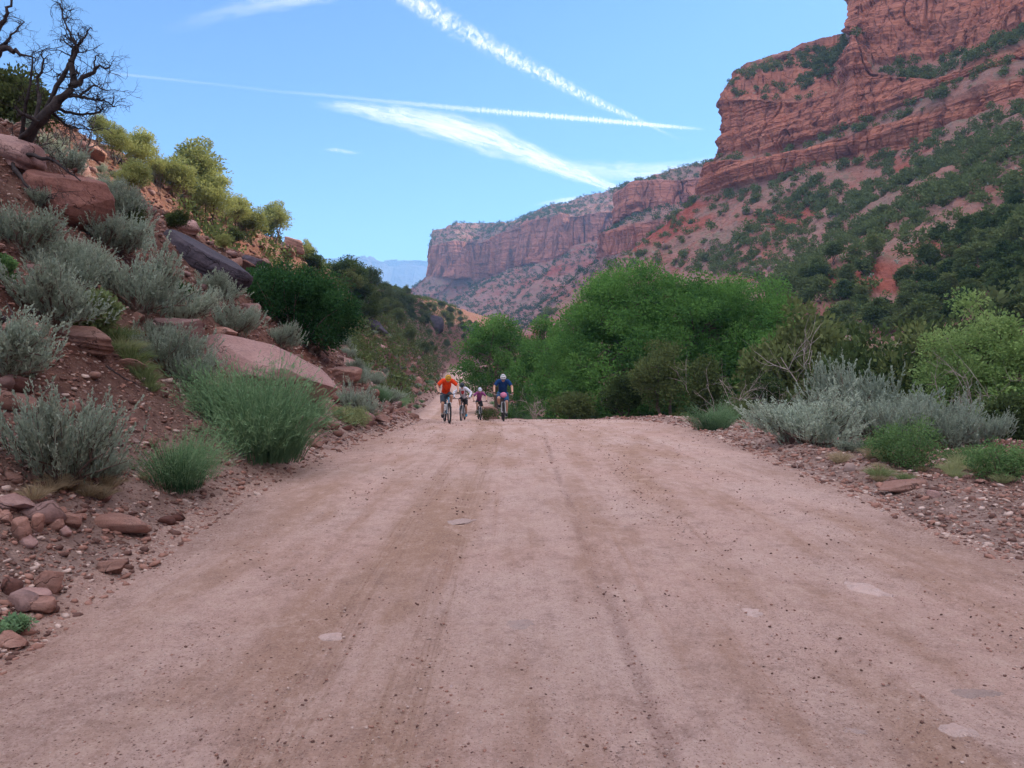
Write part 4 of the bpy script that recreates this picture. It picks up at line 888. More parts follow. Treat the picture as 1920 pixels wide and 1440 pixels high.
def branch(x0, y0, pts, rad, lab, mat='deadwood', seed=0, nt=6, tl=.25, lift=.05):
    P = [gat(x0, y0)+[0, -.02, lift]]; 
    for x, y in pts: q = gat(x, y); P.append(q+[0, -.03, lift])
    r = rng(seed+500); mb = MB(); t = np.linspace(0, len(P)-1, len(P)*4); P = np.array(P); Qp = np.stack([np.interp(t, np.arange(len(P)), P[:, k]) for k in range(3)], -1)+r.normal(size=(len(t), 3))*rad*.3
    o0 = Qp[0].copy(); mb.tube(Qp-o0, np.linspace(rad, rad*.35, len(Qp))*(1+.15*r.normal(size=len(Qp))), 7)
    for _ in range(nt):
        i = r.integers(2, len(Qp)); d = unit(r.normal(size=3)+np.array([.3, -.2, .6])); e = Qp[i]-o0; m_ = e+d*tl*.5; mb.tube([e, m_+r.normal(size=3)*.02, e+d*tl+r.normal(size=3)*.05], [rad*.35, rad*.22, rad*.1], 4)
    tag(obj('dead_branch', mb.me('dead_branch', M[mat]), None, tuple(o0)), lab, 'branch')
branch(-10, 605, [(25, 615), (50, 660), (66, 690), (70, 715)], .045, 'thick dark twisted root hanging over the bare bank at the left edge', 'deadwood', 1, 6, .2)
branch(40, 660, [(80, 655), (118, 662)], .016, 'thin dark branch pointing right from the twisted root', 'deadwood', 2, 3, .12)
branch(60, 380, [(90, 362), (120, 352), (160, 350)], .014, 'pale bleached branch lying across the overhanging boulder', 'greywood', 3, 12, .3)
branch(80, 430, [(110, 418), (150, 398)], .016, 'bleached dead branch below the overhanging boulder', 'greywood', 4, 5, .25)
branch(200, 700, [(235, 720), (285, 742)], .012, 'thin dry root running down the red bank left of the green shrubs', 'deadwood', 5, 4, .1)
branch(340, 745, [(338, 718), (352, 735)], .014, 'small curved brown stick beside the feathery shrubs on the bank', 'greywood', 6, 2, .1)
branch(300, 640, [(285, 625), (310, 660)], .02, 'broken dark branch beside the pale angular rock', 'deadwood', 7, 6, .2)

# grass along the left bank
gms = [grass_proto(81+i, 300) for i in range(3)]
def tuft(x, y, wpx, i, lab=None, mat=None, grp=None):
    p = gat(x, y); s_ = wpx/F*p[1]/.55; o = obj('grass_tuft', gms[i % 3], None, p-np.array([0, 0, .02]), (0, 0, rr.uniform(0, 6)), (s_, s_, s_*rr.uniform(.7, 1.1)))
    return tag(o, lab or 'yellow green bunch grass tuft on the left bank below the sagebrush', 'grass tuft', grp or 'bunch grass on the left bank')
for i, (x, y, wp) in enumerate([(215, 640, 70), (232, 662, 76), (248, 684, 80), (262, 705, 66), (275, 722, 56), (240, 640, 50), (200, 660, 50), (285, 735, 40), (180, 600, 70), (600, 800, 50), (690, 785, 40), (740, 760, 34)]): tuft(x, y, wp, i)
M['grassr'] = M['dry']; drym = []
for me in gms:
    m2 = me.copy(); m2.materials[0] = M['dry']; drym.append(m2)
for i in range(26):
    x = rr.uniform(1560, 1915); y = rr.uniform(858, 900)+(x-1560)*.04; p = gat(x, y); s_ = rr.uniform(.35, .8)
    tag(obj('grass_tuft', drym[i % 3] if i % 2 else gms[i % 3], None, p, (0, 0, rr.uniform(0, 6)), (s_, s_, s_*.8)), 'thin dry grass tuft among the low plants right of the road', 'grass tuft', 'dry grass right of the road')
for i in range(12):
    x = rr.uniform(60, 300); y = rr.uniform(900, 945)-(x-60)*.03; p = gat(x, y); s_ = rr.uniform(.3, .6)
    tag(obj('grass_tuft', drym[i % 3], None, p, (0, 0, rr.uniform(0, 6)), (s_, s_, s_*.7)), 'dry straw coloured grass tuft under the nearest left shrubs', 'grass tuft', 'dry grass under the left shrubs')

# ------------------------------------------------------------------ trees
def tree_at(name, x, d, ztop, z0, w_px, seed, kind, nclump, nleaf, L, crad, mat, label, cat, trunk_r=.10, name_c='crown', basef=.08, split=3, dz=-.1):
    X = (x-960)/F*d; ground = float(H(np.array([X]), np.array([d]))[0]) if z0 is None else z0
    h = ztop-ground; wd = w_px/F*d
    cr, tr = tree_parts(seed, h, wd, kind, nclump, nleaf, L, L*.62, crad, mat, basef, name_c, trunk_r, split=split)
    root = empty(name, (X, d, ground+dz)); obj('crown', cr, root); obj('trunk', tr, root); return tag(root, label, cat)
top = lambda y, d: CZ+(HY-y)/F*d
tree_at('cottonwood_tree', 1180, 47, top(492, 47), None, 330, 201, 'cotton', 540, 230, .15, .95, 'cotton', 'tallest broad cottonwood with a rounded bright green dome right of the road', 'tree', .12)
tree_at('cottonwood_tree', 1345, 46, top(508, 46), None, 330, 202, 'cotton', 540, 230, .15, .95, 'cotton', 'wide cottonwood forming the right shoulder of the biggest green dome', 'tree', .12)
tree_at('cottonwood_tree', 932, 72, top(598, 72), None, 150, 203, 'cotton', 170, 150, .20, .85, 'cotton', 'leftmost cottonwood overhanging the far road behind the riders', 'tree', .12)
tree_at('cottonwood_tree', 1035, 58, top(600, 58), None, 170, 204, 'cotton', 170, 140, .18, .8, 'cotton', 'smaller cottonwood between the leftmost one and the big dome', 'tree', .12)
tree_at('cottonwood_tree', 1462, 41, top(600, 41), None, 190, 205, 'cotton', 170, 150, .16, .7, 'cotton', 'low cottonwood at the right end of the green dome, behind the sagebrush', 'tree', .12)
tree_at('willow_tree', 1840, 25, top(548, 25), None, 270, 206, 'cotton', 260, 150, .11, .5, 'willow', 'pale yellow green willow rising behind the sagebrush near the right edge', 'tree', .08)
tree_at('willow_tree', 1925, 23, top(600, 23), None, 150, 207, 'cotton', 130, 120, .11, .45, 'willow', 'second pale green willow cut by the right edge of the photo', 'tree', .08)
J = lambda x, d, yt, wp, seed, label, nc=110, nl=130, mat='juniper': tree_at('juniper_tree', x, d, top(yt, d), None, wp, seed, 'juniper', nc, nl, .10, .42, mat, label, 'tree', .10, basef=.04)
J(1240, 34, 628, 190, 211, 'dark juniper standing in front of the big cottonwood dome, right of the crest')
J(1330, 31, 662, 120, 212, 'small dark juniper behind the lone feathery shrub')
J(1170, 36, 700, 120, 213, 'low brownish green juniper left of the juniper before the dome')
J(1440, 30, 668, 130, 214, 'dark juniper just left of the right sagebrush clump')
J(1520, 31, 655, 120, 215, 'dark bushy juniper directly behind the leftmost roadside sagebrush')
J(1590, 47, 560, 170, 216, 'tall juniper behind the tall back sagebrush of the clump')
J(1690, 44, 575, 170, 217, 'wide juniper between the tall juniper and the pale willow')
J(1500, 62, 560, 120, 218, 'narrow juniper seen right of the green dome')
J(1770, 30, 640, 120, 219, 'dark juniper in front of the pale willow, above the upright sagebrush')
J(1070, 33, 735, 110, 220, 'low dark juniper shrub at the crest below the small cottonwood', 60, 120)
J(1400, 27, 745, 90, 221, 'squat juniper at the drop off behind the right shoulder', 50, 120)
J(1900, 19, 735, 110, 222, 'dark brown green shrub tree low at the right edge', 50, 110)
J(10, 17.5, 108, 230, 223, 'dark juniper behind the leaning dead tree at the left edge', 90, 150)
for i, (x, d, yt, lab) in enumerate(((1365, 29, 700, 'grey leafless bush between the dark junipers and the lone feathery shrub'), (1390, 30, 690, 'bare grey twiggy shrub right of the lone feathery shrub'), (1000, 34, 730, 'bare dark shrub behind the blue shirt rider'), (1840, 21, 690, 'bleached bare branches beside the pale willow'), (1550, 33, 620, 'pale dead snag above the back of the sagebrush clump'), (1455, 26, 730, 'dry reddish brown bare bush left of the sagebrush clump'))):
    X = (x-960)/F*d; z = float(H(np.array([X]), np.array([d]))[0]); hh = top(yt, d)-z
    tag(obj('bare_shrub', bare_shrub_me(90+i, 1.0, 60, 'greywood', .010), None, (X, d, z), (0, 0, i), (hh*.75, hh*.75, hh)), lab, 'shrub')

# pinyons and junipers on the left slope and ridge
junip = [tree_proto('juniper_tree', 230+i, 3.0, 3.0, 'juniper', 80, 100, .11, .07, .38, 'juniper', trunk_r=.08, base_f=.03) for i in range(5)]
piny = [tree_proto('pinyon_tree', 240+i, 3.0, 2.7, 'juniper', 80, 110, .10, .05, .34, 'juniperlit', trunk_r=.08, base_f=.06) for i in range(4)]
def jun(x, y, hpx, label, key='j', group=None, wide=1.0, lit=False):
    p = gat(x, y); s_ = hpx/F*p[1]/3.0
    return put('pin' if lit else 'jun', piny if lit else junip, p-np.array([0, 0, .1]), (s_*wide, s_*wide, s_), rr.uniform(0, 6.28), label, 'tree', group)
lit = [(215, 305, 60, 'pinyon nearest the dead tree on the sunlit slope'), (262, 335, 78, 'second sunlit pinyon from the dead tree, round crowned'), (252, 372, 70, 'lower small conical pinyon on the sunlit slope'), (330, 372, 72, 'open branched sunlit pinyon with bare lower limbs'), (372, 392, 110, 'tallest sunlit pinyon on the left ridge'), (395, 425, 90, 'bushy sunlit pinyon right beside the tallest one'), (440, 432, 60, 'wide low sunlit pinyon right of the tallest'), (470, 455, 62, 'rounded yellow green pinyon near the right end of the ridge'), (518, 452, 62, 'lone sunlit pinyon leaning over the right end of the sunlit ridge'), (185, 262, 46, 'small pinyon high behind the dead tree'), (300, 345, 50, 'small pinyon in the gap between two sunlit pinyons'), (420, 465, 34, 'low sunlit shrub like pinyon under the wide low one'), (575, 490, 36, 'small half lit pinyon beyond the sunlit outcrop'), (150, 235, 40, 'highest tiny pinyon on the left skyline'), (345, 330, 60, 'dark topped pinyon on the skyline left of the tallest')]
for i, (x, y, hp, lab) in enumerate(lit): jun(x, y+8, hp*1.35, lab, lit=True, wide=rr.uniform(1.0, 1.35))
shade = [(250, 430, 40, 'low dark shrub juniper left above the black ledge'), (165, 420, 44, 'dark juniper shrub right of the overhanging boulder'), (330, 440, 44, 'shaded juniper touching the top of the black ledge'), (440, 470, 40, 'shaded juniper at the right end of the black ledge'), (590, 520, 40, 'dark juniper against the ridge just above the big dark shrub'), (655, 560, 66, 'dark juniper right behind the big dark shrub'), (690, 560, 50, 'juniper on the skyline under the blue mesa')]
for x, y, hp, lab in shade: jun(x, y, hp*1.25, lab, wide=1.3)
r = rng(17); n = 0; tries = 0
while n < 125 and tries < 5000:
    tries += 1; x = r.uniform(640, 905); sk = np.interp(x, [640, 700, 780, 850, 905], [512, 530, 556, 582, 610]); y = sk+abs(r.normal())*38
    if y > np.interp(x, [640, 760, 880, 905], [650, 690, 660, 650]): continue
    p = gat(x, y+6)
    if p[1] > 410 or p[0] > XR(p[1])-WL(p[1])-2: continue
    s_ = r.uniform(.75, 1.6); k = put('jun', junip, p-np.array([0, 0, .1]), (s_*1.25, s_*1.2, s_), r.uniform(0, 6.28), 'dark green juniper on the far left hillside that descends to the road bend', 'tree', 'junipers on the far left hillside'); n += 1
# scattered sagebrush and shrubs over the left slope
n = 0
while n < 210:
    d = 7+r.random()**1.2*110; xl = .7+r.random()*24; X = float(XR(d)-WL(d)-xl)
    if X/d*F < -990 or fbm(X*.22, d*.22, 0, 2, 95) < -.18: continue
    p = onland(X, d, -.05); q = px(p)
    if 395 < q[0] < 640 and q[1] > 600 and d < 24: continue
    s_ = r.uniform(.5, 1.05); far = d > 40
    put('sage', sages, p, (s_, s_, s_*.9), r.uniform(0, 6.28), 'small grey sagebrush scattered on the far part of the left slope' if far else 'small grey sagebrush scattered on the rocky left slope near the camera', 'sagebrush', 'sagebrush on the far left slope' if far else 'sagebrush on the near left slope'); n += 1
for i in range(44):
    d = 24+r.random()**1.3*150; X = float(XR(d)-WL(d)-.4-abs(r.normal())*1.6); p = onland(X, d, -.05)
    s_ = r.uniform(.6, 1.1); put('broom', brooms, p, (s_, s_, s_*.8), r.uniform(0, 6.28), 'green roadside shrub at the foot of the left slope beyond the riders', 'shrub', 'green shrubs at the foot of the left slope')
for i in range(26):
    d = 34+r.random()*90; X = float(XR(d)+WR(d)+.8+abs(r.normal())*1.6); p = onland(X, d, -.05)
    s_ = r.uniform(.6, 1.1); put('broom', brooms, p, (s_, s_, s_*.8), r.uniform(0, 6.28), 'green shrub beside the far road under the cottonwoods', 'shrub', 'green shrubs under the cottonwoods')
r = rng(23)
for i in range(14):
    x = r.uniform(1470, 1930); d = 34+r.random()*50; X = (x-960)/F*d; p = onland(X, d, -.1); s_ = r.uniform(1.3, 2.0)
    if X > 36: continue
    put('jun', junip, p, (s_*1.15, s_*1.15, s_), r.uniform(0, 6.28), 'full dark green juniper on the canyon floor beyond the right sagebrush', 'tree', 'junipers on the canyon floor at right')
for i in range(22):
    x = 1450+i*21+r.uniform(-12, 12); d = r.uniform(27, 44); X = (x-960)/F*d; p = onland(X, d, -.1); s_ = (top(r.uniform(560, 640), d)-p[2])/3.0
    put('jun', junip, p, (s_*.75, s_*.75, s_), r.uniform(0, 6.28), 'full dark green juniper on the canyon floor beyond the right sagebrush', 'tree', 'junipers on the canyon floor at right')
r = rng(24)
for i in range(14):
    d = 22+r.random()*22; X = float(XR(d)+WR(d)+2.2+r.random()*5); p = onland(X, d, -.05)
    s_ = r.uniform(.7, 1.3); put('jun', junip, p, (s_*.5, s_*.5, s_*.36), r.uniform(0, 6.28), 'low dark juniper scrub at the drop off beyond the right shoulder', 'shrub', 'scrub beyond the right shoulder')

r = rng(19); N = 4600; d = 50+r.random(N)*350; X = XR(d)-WL(d)-1-r.random(N)**.8*26; k = fbm(X*.08, d*.05, 0, 3, 97) > -.6; X, d = X[k], d[k]; Z = H(X, d)
def mass(name, P, hs, seed, n, L, mat, label, flat=.9):
    r = rng(seed); m = len(P); k = np.repeat(np.arange(m), n); hh = hs[k]
    lob = r.normal(size=(m, 4, 3))*.22; li = r.integers(0, 4, len(k)); d = unit(r.normal(size=(len(k), 3)))
    c = lob[k, li]+np.array([0, 0, .5]); c[:, 2] = np.clip(c[:, 2], .22, .8)
    Q_ = P[k]+(c+d*(r.random(len(k))**.4*.30)[:, None])*hh[:, None]*np.array([1.1, 1.1, flat])
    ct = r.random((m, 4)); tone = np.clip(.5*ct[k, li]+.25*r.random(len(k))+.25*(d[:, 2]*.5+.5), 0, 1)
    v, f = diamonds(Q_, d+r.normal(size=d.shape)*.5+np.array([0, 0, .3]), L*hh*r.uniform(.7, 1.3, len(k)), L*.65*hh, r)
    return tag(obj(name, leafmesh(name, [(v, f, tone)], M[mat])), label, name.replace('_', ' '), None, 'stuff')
mass('hillside_scrub', np.stack([X, d, Z], -1), r.uniform(.6, 2.3, len(X)), 98, 60, .17, 'juniper', 'low dark scrub spread over the far left hillside', .7)
# trees and shrubs of the canyon walls
def pick(W_, dens, seed, hmin, hmax, vmask, off=0):
    G, N, cf, us, vsn = W_; r = rng(seed)
    A = (G[:-1, :-1]+G[1:, 1:])/2; a = np.linalg.norm(np.cross(G[1:, :-1]-G[:-1, :-1], G[:-1, 1:]-G[:-1, :-1]), axis=-1)
    vm = vmask(vsn[:-1])[None, :]*np.ones(a.shape); cl = cf[:-1, :-1]
    x, y, z = A[..., 0], A[..., 1], A[..., 2]
    pr = a*dens(x, y, z, us[:-1][:, None]*np.ones(a.shape))*vm*(cl < .95)
    k = r.random(a.shape) < pr
    P = A[k]; P = P+r.normal(size=P.shape)*np.array([.5, .5, 0]); return P, r.uniform(hmin, hmax, len(P))
def dens1(x, y, z, u):
    c = fbm(x*.035, y*.035, z*.03, 3, 501); low = ss(75, 5, z)*ss(4.5, 8, u)
    return .010+.035*ss(-.1, .2, c)+.03*ss(.1, .35, c)+.06*low*ss(-.6, .1, c)
P1, h1 = pick(W1, dens1, 601, 1.9, 4.4, lambda v: ((v > 6.03) & (v < 7.98)) | ((v > 2) & (v < 3)) | ((v > 4) & (v < 5)) | ((v > .3) & (v < 1)))
sx, sy = 960+P1[:, 0]/P1[:, 1]*F, HY-(P1[:, 2]-CZ)/P1[:, 1]*F
k = (P1[:, 1] > 60) & (sx > 850) & (sx < 2000) & (sy > -60) & (sy < 705); P1, h1, sx, sy = P1[k], h1[k], sx[k], sy[k]
hid = (sx < 1500) & (sy > np.interp(sx, [850, 1040, 1060, 1200, 1400, 1500, 1501], [600, 600, 520, 500, 520, 600, 620])) | ((sx > 1500) & (sy > 640))
P1, h1, sx, sy = P1[~hid], h1[~hid], sx[~hid], sy[~hid]
order = np.argsort(-(h1/P1[:, 1])*np.where(sx < 1920, 1, .2)); r = rng(18)
talj = [tree_proto('juniper_tree', 250+i, 3.0, 2.6, 'juniper', 46, 60, .20, .13, .42, 'juniper', trunk_r=.08, base_f=.02) for i in range(5)]
def region(x, y):
    if y < 330 and x > 1560: return 'on the benches of the upper right cliffs'
    if x > 1750: return 'on the steep slope at the far right'
    if x > 1600: return 'on the lower slope behind the willow and sagebrush clump'
    if x > 1450: return 'on the middle of the right canyon slope'
    return 'on the left end of the right canyon slope above the cottonwoods'
for i in order[:112]:
    s_ = h1[i]/3*(1.2); rg = region(sx[i], sy[i])
    put('talj', talj, P1[i]-np.array([0, 0, .15]), (s_*1.15, s_*1.15, s_), r.uniform(0, 6.28), 'dark green juniper '+rg, 'tree', 'junipers '+rg)
def mass(name, P, hs, seed, n, L, mat, label, flat=.9):
    r = rng(seed); m = len(P); k = np.repeat(np.arange(m), n); hh = hs[k]
    lob = r.normal(size=(m, 4, 3))*.22; li = r.integers(0, 4, len(k)); d = unit(r.normal(size=(len(k), 3)))
    c = lob[k, li]+np.array([0, 0, .5]); c[:, 2] = np.clip(c[:, 2], .22, .8)
    Q_ = P[k]+(c+d*(r.random(len(k))**.4*.30)[:, None])*hh[:, None]*np.array([1.1, 1.1, flat])
    ct = r.random((m, 4)); tone = np.clip(.5*ct[k, li]+.25*r.random(len(k))+.25*(d[:, 2]*.5+.5), 0, 1)
    v, f = diamonds(Q_, d+r.normal(size=d.shape)*.5+np.array([0, 0, .3]), L*hh*r.uniform(.7, 1.3, len(k)), L*.65*hh, r)
    return tag(obj(name, leafmesh(name, [(v, f, tone)], M[mat])), label, name.replace('_', ' '), None, 'stuff')
rest = order[112:]
print('talus trees', len(order))
mass('distant_woodland', P1[rest], h1[rest], 602, 170, .20, 'juniper', 'dark juniper woodland dotting the talus and benches of the right canyon wall')
# low pale brush between the trees
Pb, hb = pick(W1, lambda x, y, z, u: .018*ss(-.2, .3, fbm(x*.05, y*.05, z*.05, 3, 503)), 604, .7, 1.5, lambda v: ((v > 6.05) & (v < 7.9)) | ((v > 2) & (v < 3)) | ((v > 4) & (v < 5)))
sx = 960+Pb[:, 0]/Pb[:, 1]*F; Pb, hb = Pb[(Pb[:, 1] > 60) & (sx > 900) & (sx < 1960)], hb[(Pb[:, 1] > 60) & (sx > 900) & (sx < 1960)]
mass('hillside_brush', Pb, hb, 605, 26, .30, 'sage', 'low grey green brush covering the right canyon talus', .7)
P2, h2 = pick(W2, lambda x, y, z, u: .010*ss(-.3, .3, fbm(x*.02, y*.02, z*.02, 3, 504))+.026, 606, 2.2, 4.2, lambda v: (v > 5.05) | ((v > .3) & (v < 2)) | ((v > 3) & (v < 4)))
P3_, h3 = pick(W3_, lambda x, y, z, u: (.008*ss(-.3, .3, fbm(x*.015, y*.015, z*.02, 3, 505))+.008)*1.8, 607, 2.4, 4.6, lambda v: (v > 3.1) | ((v > .3) & (v < 2)))
Pf, hf = np.concatenate([P2, P3_]), np.concatenate([h2, h3]); sx, sy = 960+Pf[:, 0]/Pf[:, 1]*F, HY-(Pf[:, 2]-CZ)/Pf[:, 1]*F
k = (sx > 740) & (sx < 1330) & (sy < 620); Pf, hf = Pf[k], hf[k]; print('far shrubs', len(Pf))
mass('far_scrub', Pf, hf, 608, 30, .34, 'juniper', 'tiny junipers and scrub on the far canyon slopes and rims')
# boulders on the talus
Pr, hr = pick(W1, lambda x, y, z, u: .004+.02*ss(.1, .4, fbm(x*.05, y*.05, z*.05, 3, 506)), 609, .5, 1.0, lambda v: (v > 6.05) & (v < 7.9))
hr = .3+rng(3).random(len(Pr))**5*2.6; k = (Pr[:, 1] > 60); scatter_stones('talus_rubble', Pr[k]+np.array([0, 0, .1]), hr[k], 340, ['rock', 'slab', 'peb2'], 'fallen sandstone blocks on the right canyon talus', 1)

# ------------------------------------------------------------------ the four riders and their bicycles
M['skin'] = simple('skin', (.52, .30, .215), .55, .3, 0, .06); M['tyre'] = simple('tyre_rubber', (.02, .02, .022), .8); M['alloy'] = simple('alloy', (.45, .46, .48), .35, .5, .8)
M['black'] = simple('black_plastic', (.025, .026, .03), .5); M['white'] = simple('white_shell', (.72, .74, .76), .35); M['hair'] = simple('brown_hair', (.07, .04, .025), .7)
def cm(name, col, rough=.85): M[name] = simple(name, col, rough, .15, 0, .12, 14)
cm('orange_shirt', (.72, .06, .015)); cm('blue_shirt', (.010, .045, .15)); cm('white_shirt', (.62, .64, .72)); cm('purple_shirt', (.26, .07, .20))
cm('grey_shorts', (.055, .075, .095)); cm('black_shorts', (.02, .02, .025)); cm('blue_shorts', (.03, .10, .22)); cm('yellow', (.70, .38, .03), .4); cm('dark_helmet', (.03, .05, .07), .4)
cm('pale_helmet', (.55, .58, .66), .4); cm('red_pack', (.30, .035, .04)); cm('blue_shoe', (.05, .30, .50)); cm('dark_shoe', (.03, .03, .035)); cm('glove', (.03, .03, .035)); cm('sock', (.5, .48, .46)); cm('pink_bag', (.55, .20, .32)); cm('frame_blue', (.10, .28, .42), .4); cm('frame_black', (.03, .03, .04), .4); cm('eye_dark', (.03, .02, .02), .3); cm('lip', (.40, .16, .13), .5)
def bicycle(loc, rz, s, frame, label, steer=0.0, extra=None, crank=0.0):
    root = empty('bicycle', loc, rz, s); fr = MB(); Ry = .35
    FH, RH, BB = np.array([0, -.56, Ry]), np.array([0, .56, Ry]), np.array([0, .12, .31]); HT, HB = np.array([0, -.40, .88]), np.array([0, -.45, .74]); ST = np.array([0, .27, .78])
    fr.tube([HT, HB], .024, 10); fr.tube([HB, BB], [.026, .028], 10); fr.tube([HT+[0, .01, -.02], ST+[0, -.02, -.06]], .020, 10); fr.tube([BB, ST], .018, 10)
    for sx_ in (-1, 1): fr.tube([BB+[.02*sx_, 0, 0], RH+[.065*sx_, 0, 0]], .010, 7); fr.tube([ST+[.015*sx_, 0, -.05], RH+[.065*sx_, 0, 0]], .009, 7)
    obj('frame', fr.me('frame', M[frame]), root)
    fo = MB()
    for sx_ in (-1, 1): fo.tube([FH+[.065*sx_, 0, 0], HB+[.062*sx_, -.01, -.06]], .017, 9); 
    fo.tube([HB+[-.07, -.01, -.05], HB+[.07, -.01, -.05]], .018, 8); obj('fork', fo.me('fork', M['alloy']), root)
    hb = MB(); hb.tube([HT, HT+[0, -.02, .06]], .018, 8); hb.tube([HT+[0, -.02, .06], HT+[0, -.08, .09]], .018, 8); c = HT+[0, -.08, .09]
    hb.tube([c+[-.37, .06, .02], c+[-.2, .02, .02], c+[-.08, 0, 0], c+[.08, 0, 0], c+[.2, .02, .02], c+[.37, .06, .02]], .013, 8); hbo = obj('handlebar', hb.me('handlebar', M['black']), root)
    for sx_ in (-1, 1):
        g_ = MB(); g_.tube([c+[.26*sx_, .035, .02], c+[.385*sx_, .062, .02]], .019, 10); obj('grip', g_.me('grip', M['tyre']), hbo)
        l_ = MB(); l_.tube([c+[.23*sx_, .02, .01], c+[.26*sx_, -.03, -.01], c+[.34*sx_, -.02, -.02]], .006, 6); obj('brake_lever', l_.me('brake_lever', M['alloy']), hbo)
    sa = MB(); sa.ell(ST+[0, .08, .15], (.075, .10, .03), 14); sa.ell(ST+[0, -.05, .15], (.03, .12, .022), 12); sa.tube([ST, ST+[0, .02, .13]], .015, 8); obj('saddle', sa.me('saddle', M['black']), root)
    for Hc, nm in ((FH, 'f'), (RH, 'r')):
        wh = empty('wheel', tuple(Hc)); wh.parent = root; a = np.linspace(0, 2*math.pi, 41)
        ty = MB(); ty.tube(np.stack([0*a, np.cos(a)*(Ry-.028), np.sin(a)*(Ry-.028)], -1), .028, 9, cap=False)
        for q in range(44):
            t0 = q/44*6.283; ty.box((0, math.cos(t0)*(Ry-.002), math.sin(t0)*(Ry-.002)), (.022, .009, .004), Matrix.Rotation(t0-math.pi/2, 3, 'X'))
        obj('tyre', ty.me('tyre', M['tyre']), wh)
        rm = MB(); rm.tube(np.stack([0*a, np.cos(a)*(Ry-.058), np.sin(a)*(Ry-.058)], -1), .012, 6, cap=False); obj('rim', rm.me('rim', M['black']), wh)
        sp = MB()
        for q in range(16): t0 = q/16*6.283; sp.tube([(.02*(-1)**q, 0, 0), (0, math.cos(t0)*(Ry-.06), math.sin(t0)*(Ry-.06))], .0025, 4)
        sp.tube([(-.05, 0, 0), (.05, 0, 0)], .02, 8); obj('spokes', sp.me('spokes', M['alloy']), wh)
    cr = MB(); cr.tube([BB+[-.05, 0, 0], BB+[.05, 0, 0]], .022, 8); a = np.linspace(0, 6.283, 25); cr.tube(BB+np.stack([0*a+.045, np.cos(a)*.08, np.sin(a)*.08], -1), .006, 5, cap=False)
    for sx_ in (-1, 1):
        an = crank+(0 if sx_ > 0 else math.pi); e = BB+np.array([.07*sx_, -math.cos(an)*.165, math.sin(an)*.165]); cr.tube([BB+[.055*sx_, 0, 0], e], .011, 6); cr.box(e+[.05*sx_, 0, 0], (.045, .045, .010))
    obj('crankset', cr.me('crankset', M['alloy']), root)
    if extra == 'bag':
        b_ = MB(); b_.ell(c+[0, -.05, -.02], (.12, .07, .10), 14); obj('handlebar_bag', b_.me('handlebar_bag', M['pink_bag']), hbo)
    if extra == 'bottle':
        b_ = MB(); b_.tube([(-.09, -.25, .62), (-.09, -.20, .45)], .045, 10); obj('water_bottle', b_.me('water_bottle', M['white']), root)
    tag(root, label, 'bicycle'); return BB
def remesh(mb, name, mat, vox):
    o = obj(name, mb.me(name, mat)); md = o.modifiers.new('r', 'REMESH'); md.mode = 'VOXEL'; md.voxel_size = vox; md.use_smooth_shade = True
    s2 = o.modifiers.new('s', 'SMOOTH'); s2.factor = .5; s2.iterations = 3
    dg = bpy.context.evaluated_depsgraph_get(); me = bpy.data.meshes.new_from_object(o.evaluated_get(dg)); me.name = name; bpy.data.objects.remove(o)
    if not me.materials: me.materials.append(mat)
    me.polygons.foreach_set('use_smooth', np.ones(len(me.polygons), bool)); return me
def bez(a, b, c, n=6):
    t = np.linspace(0, 1, n)[:, None]; return (1-t)**2*np.array(a)+2*t*(1-t)*np.array(b)+t*t*np.array(c)
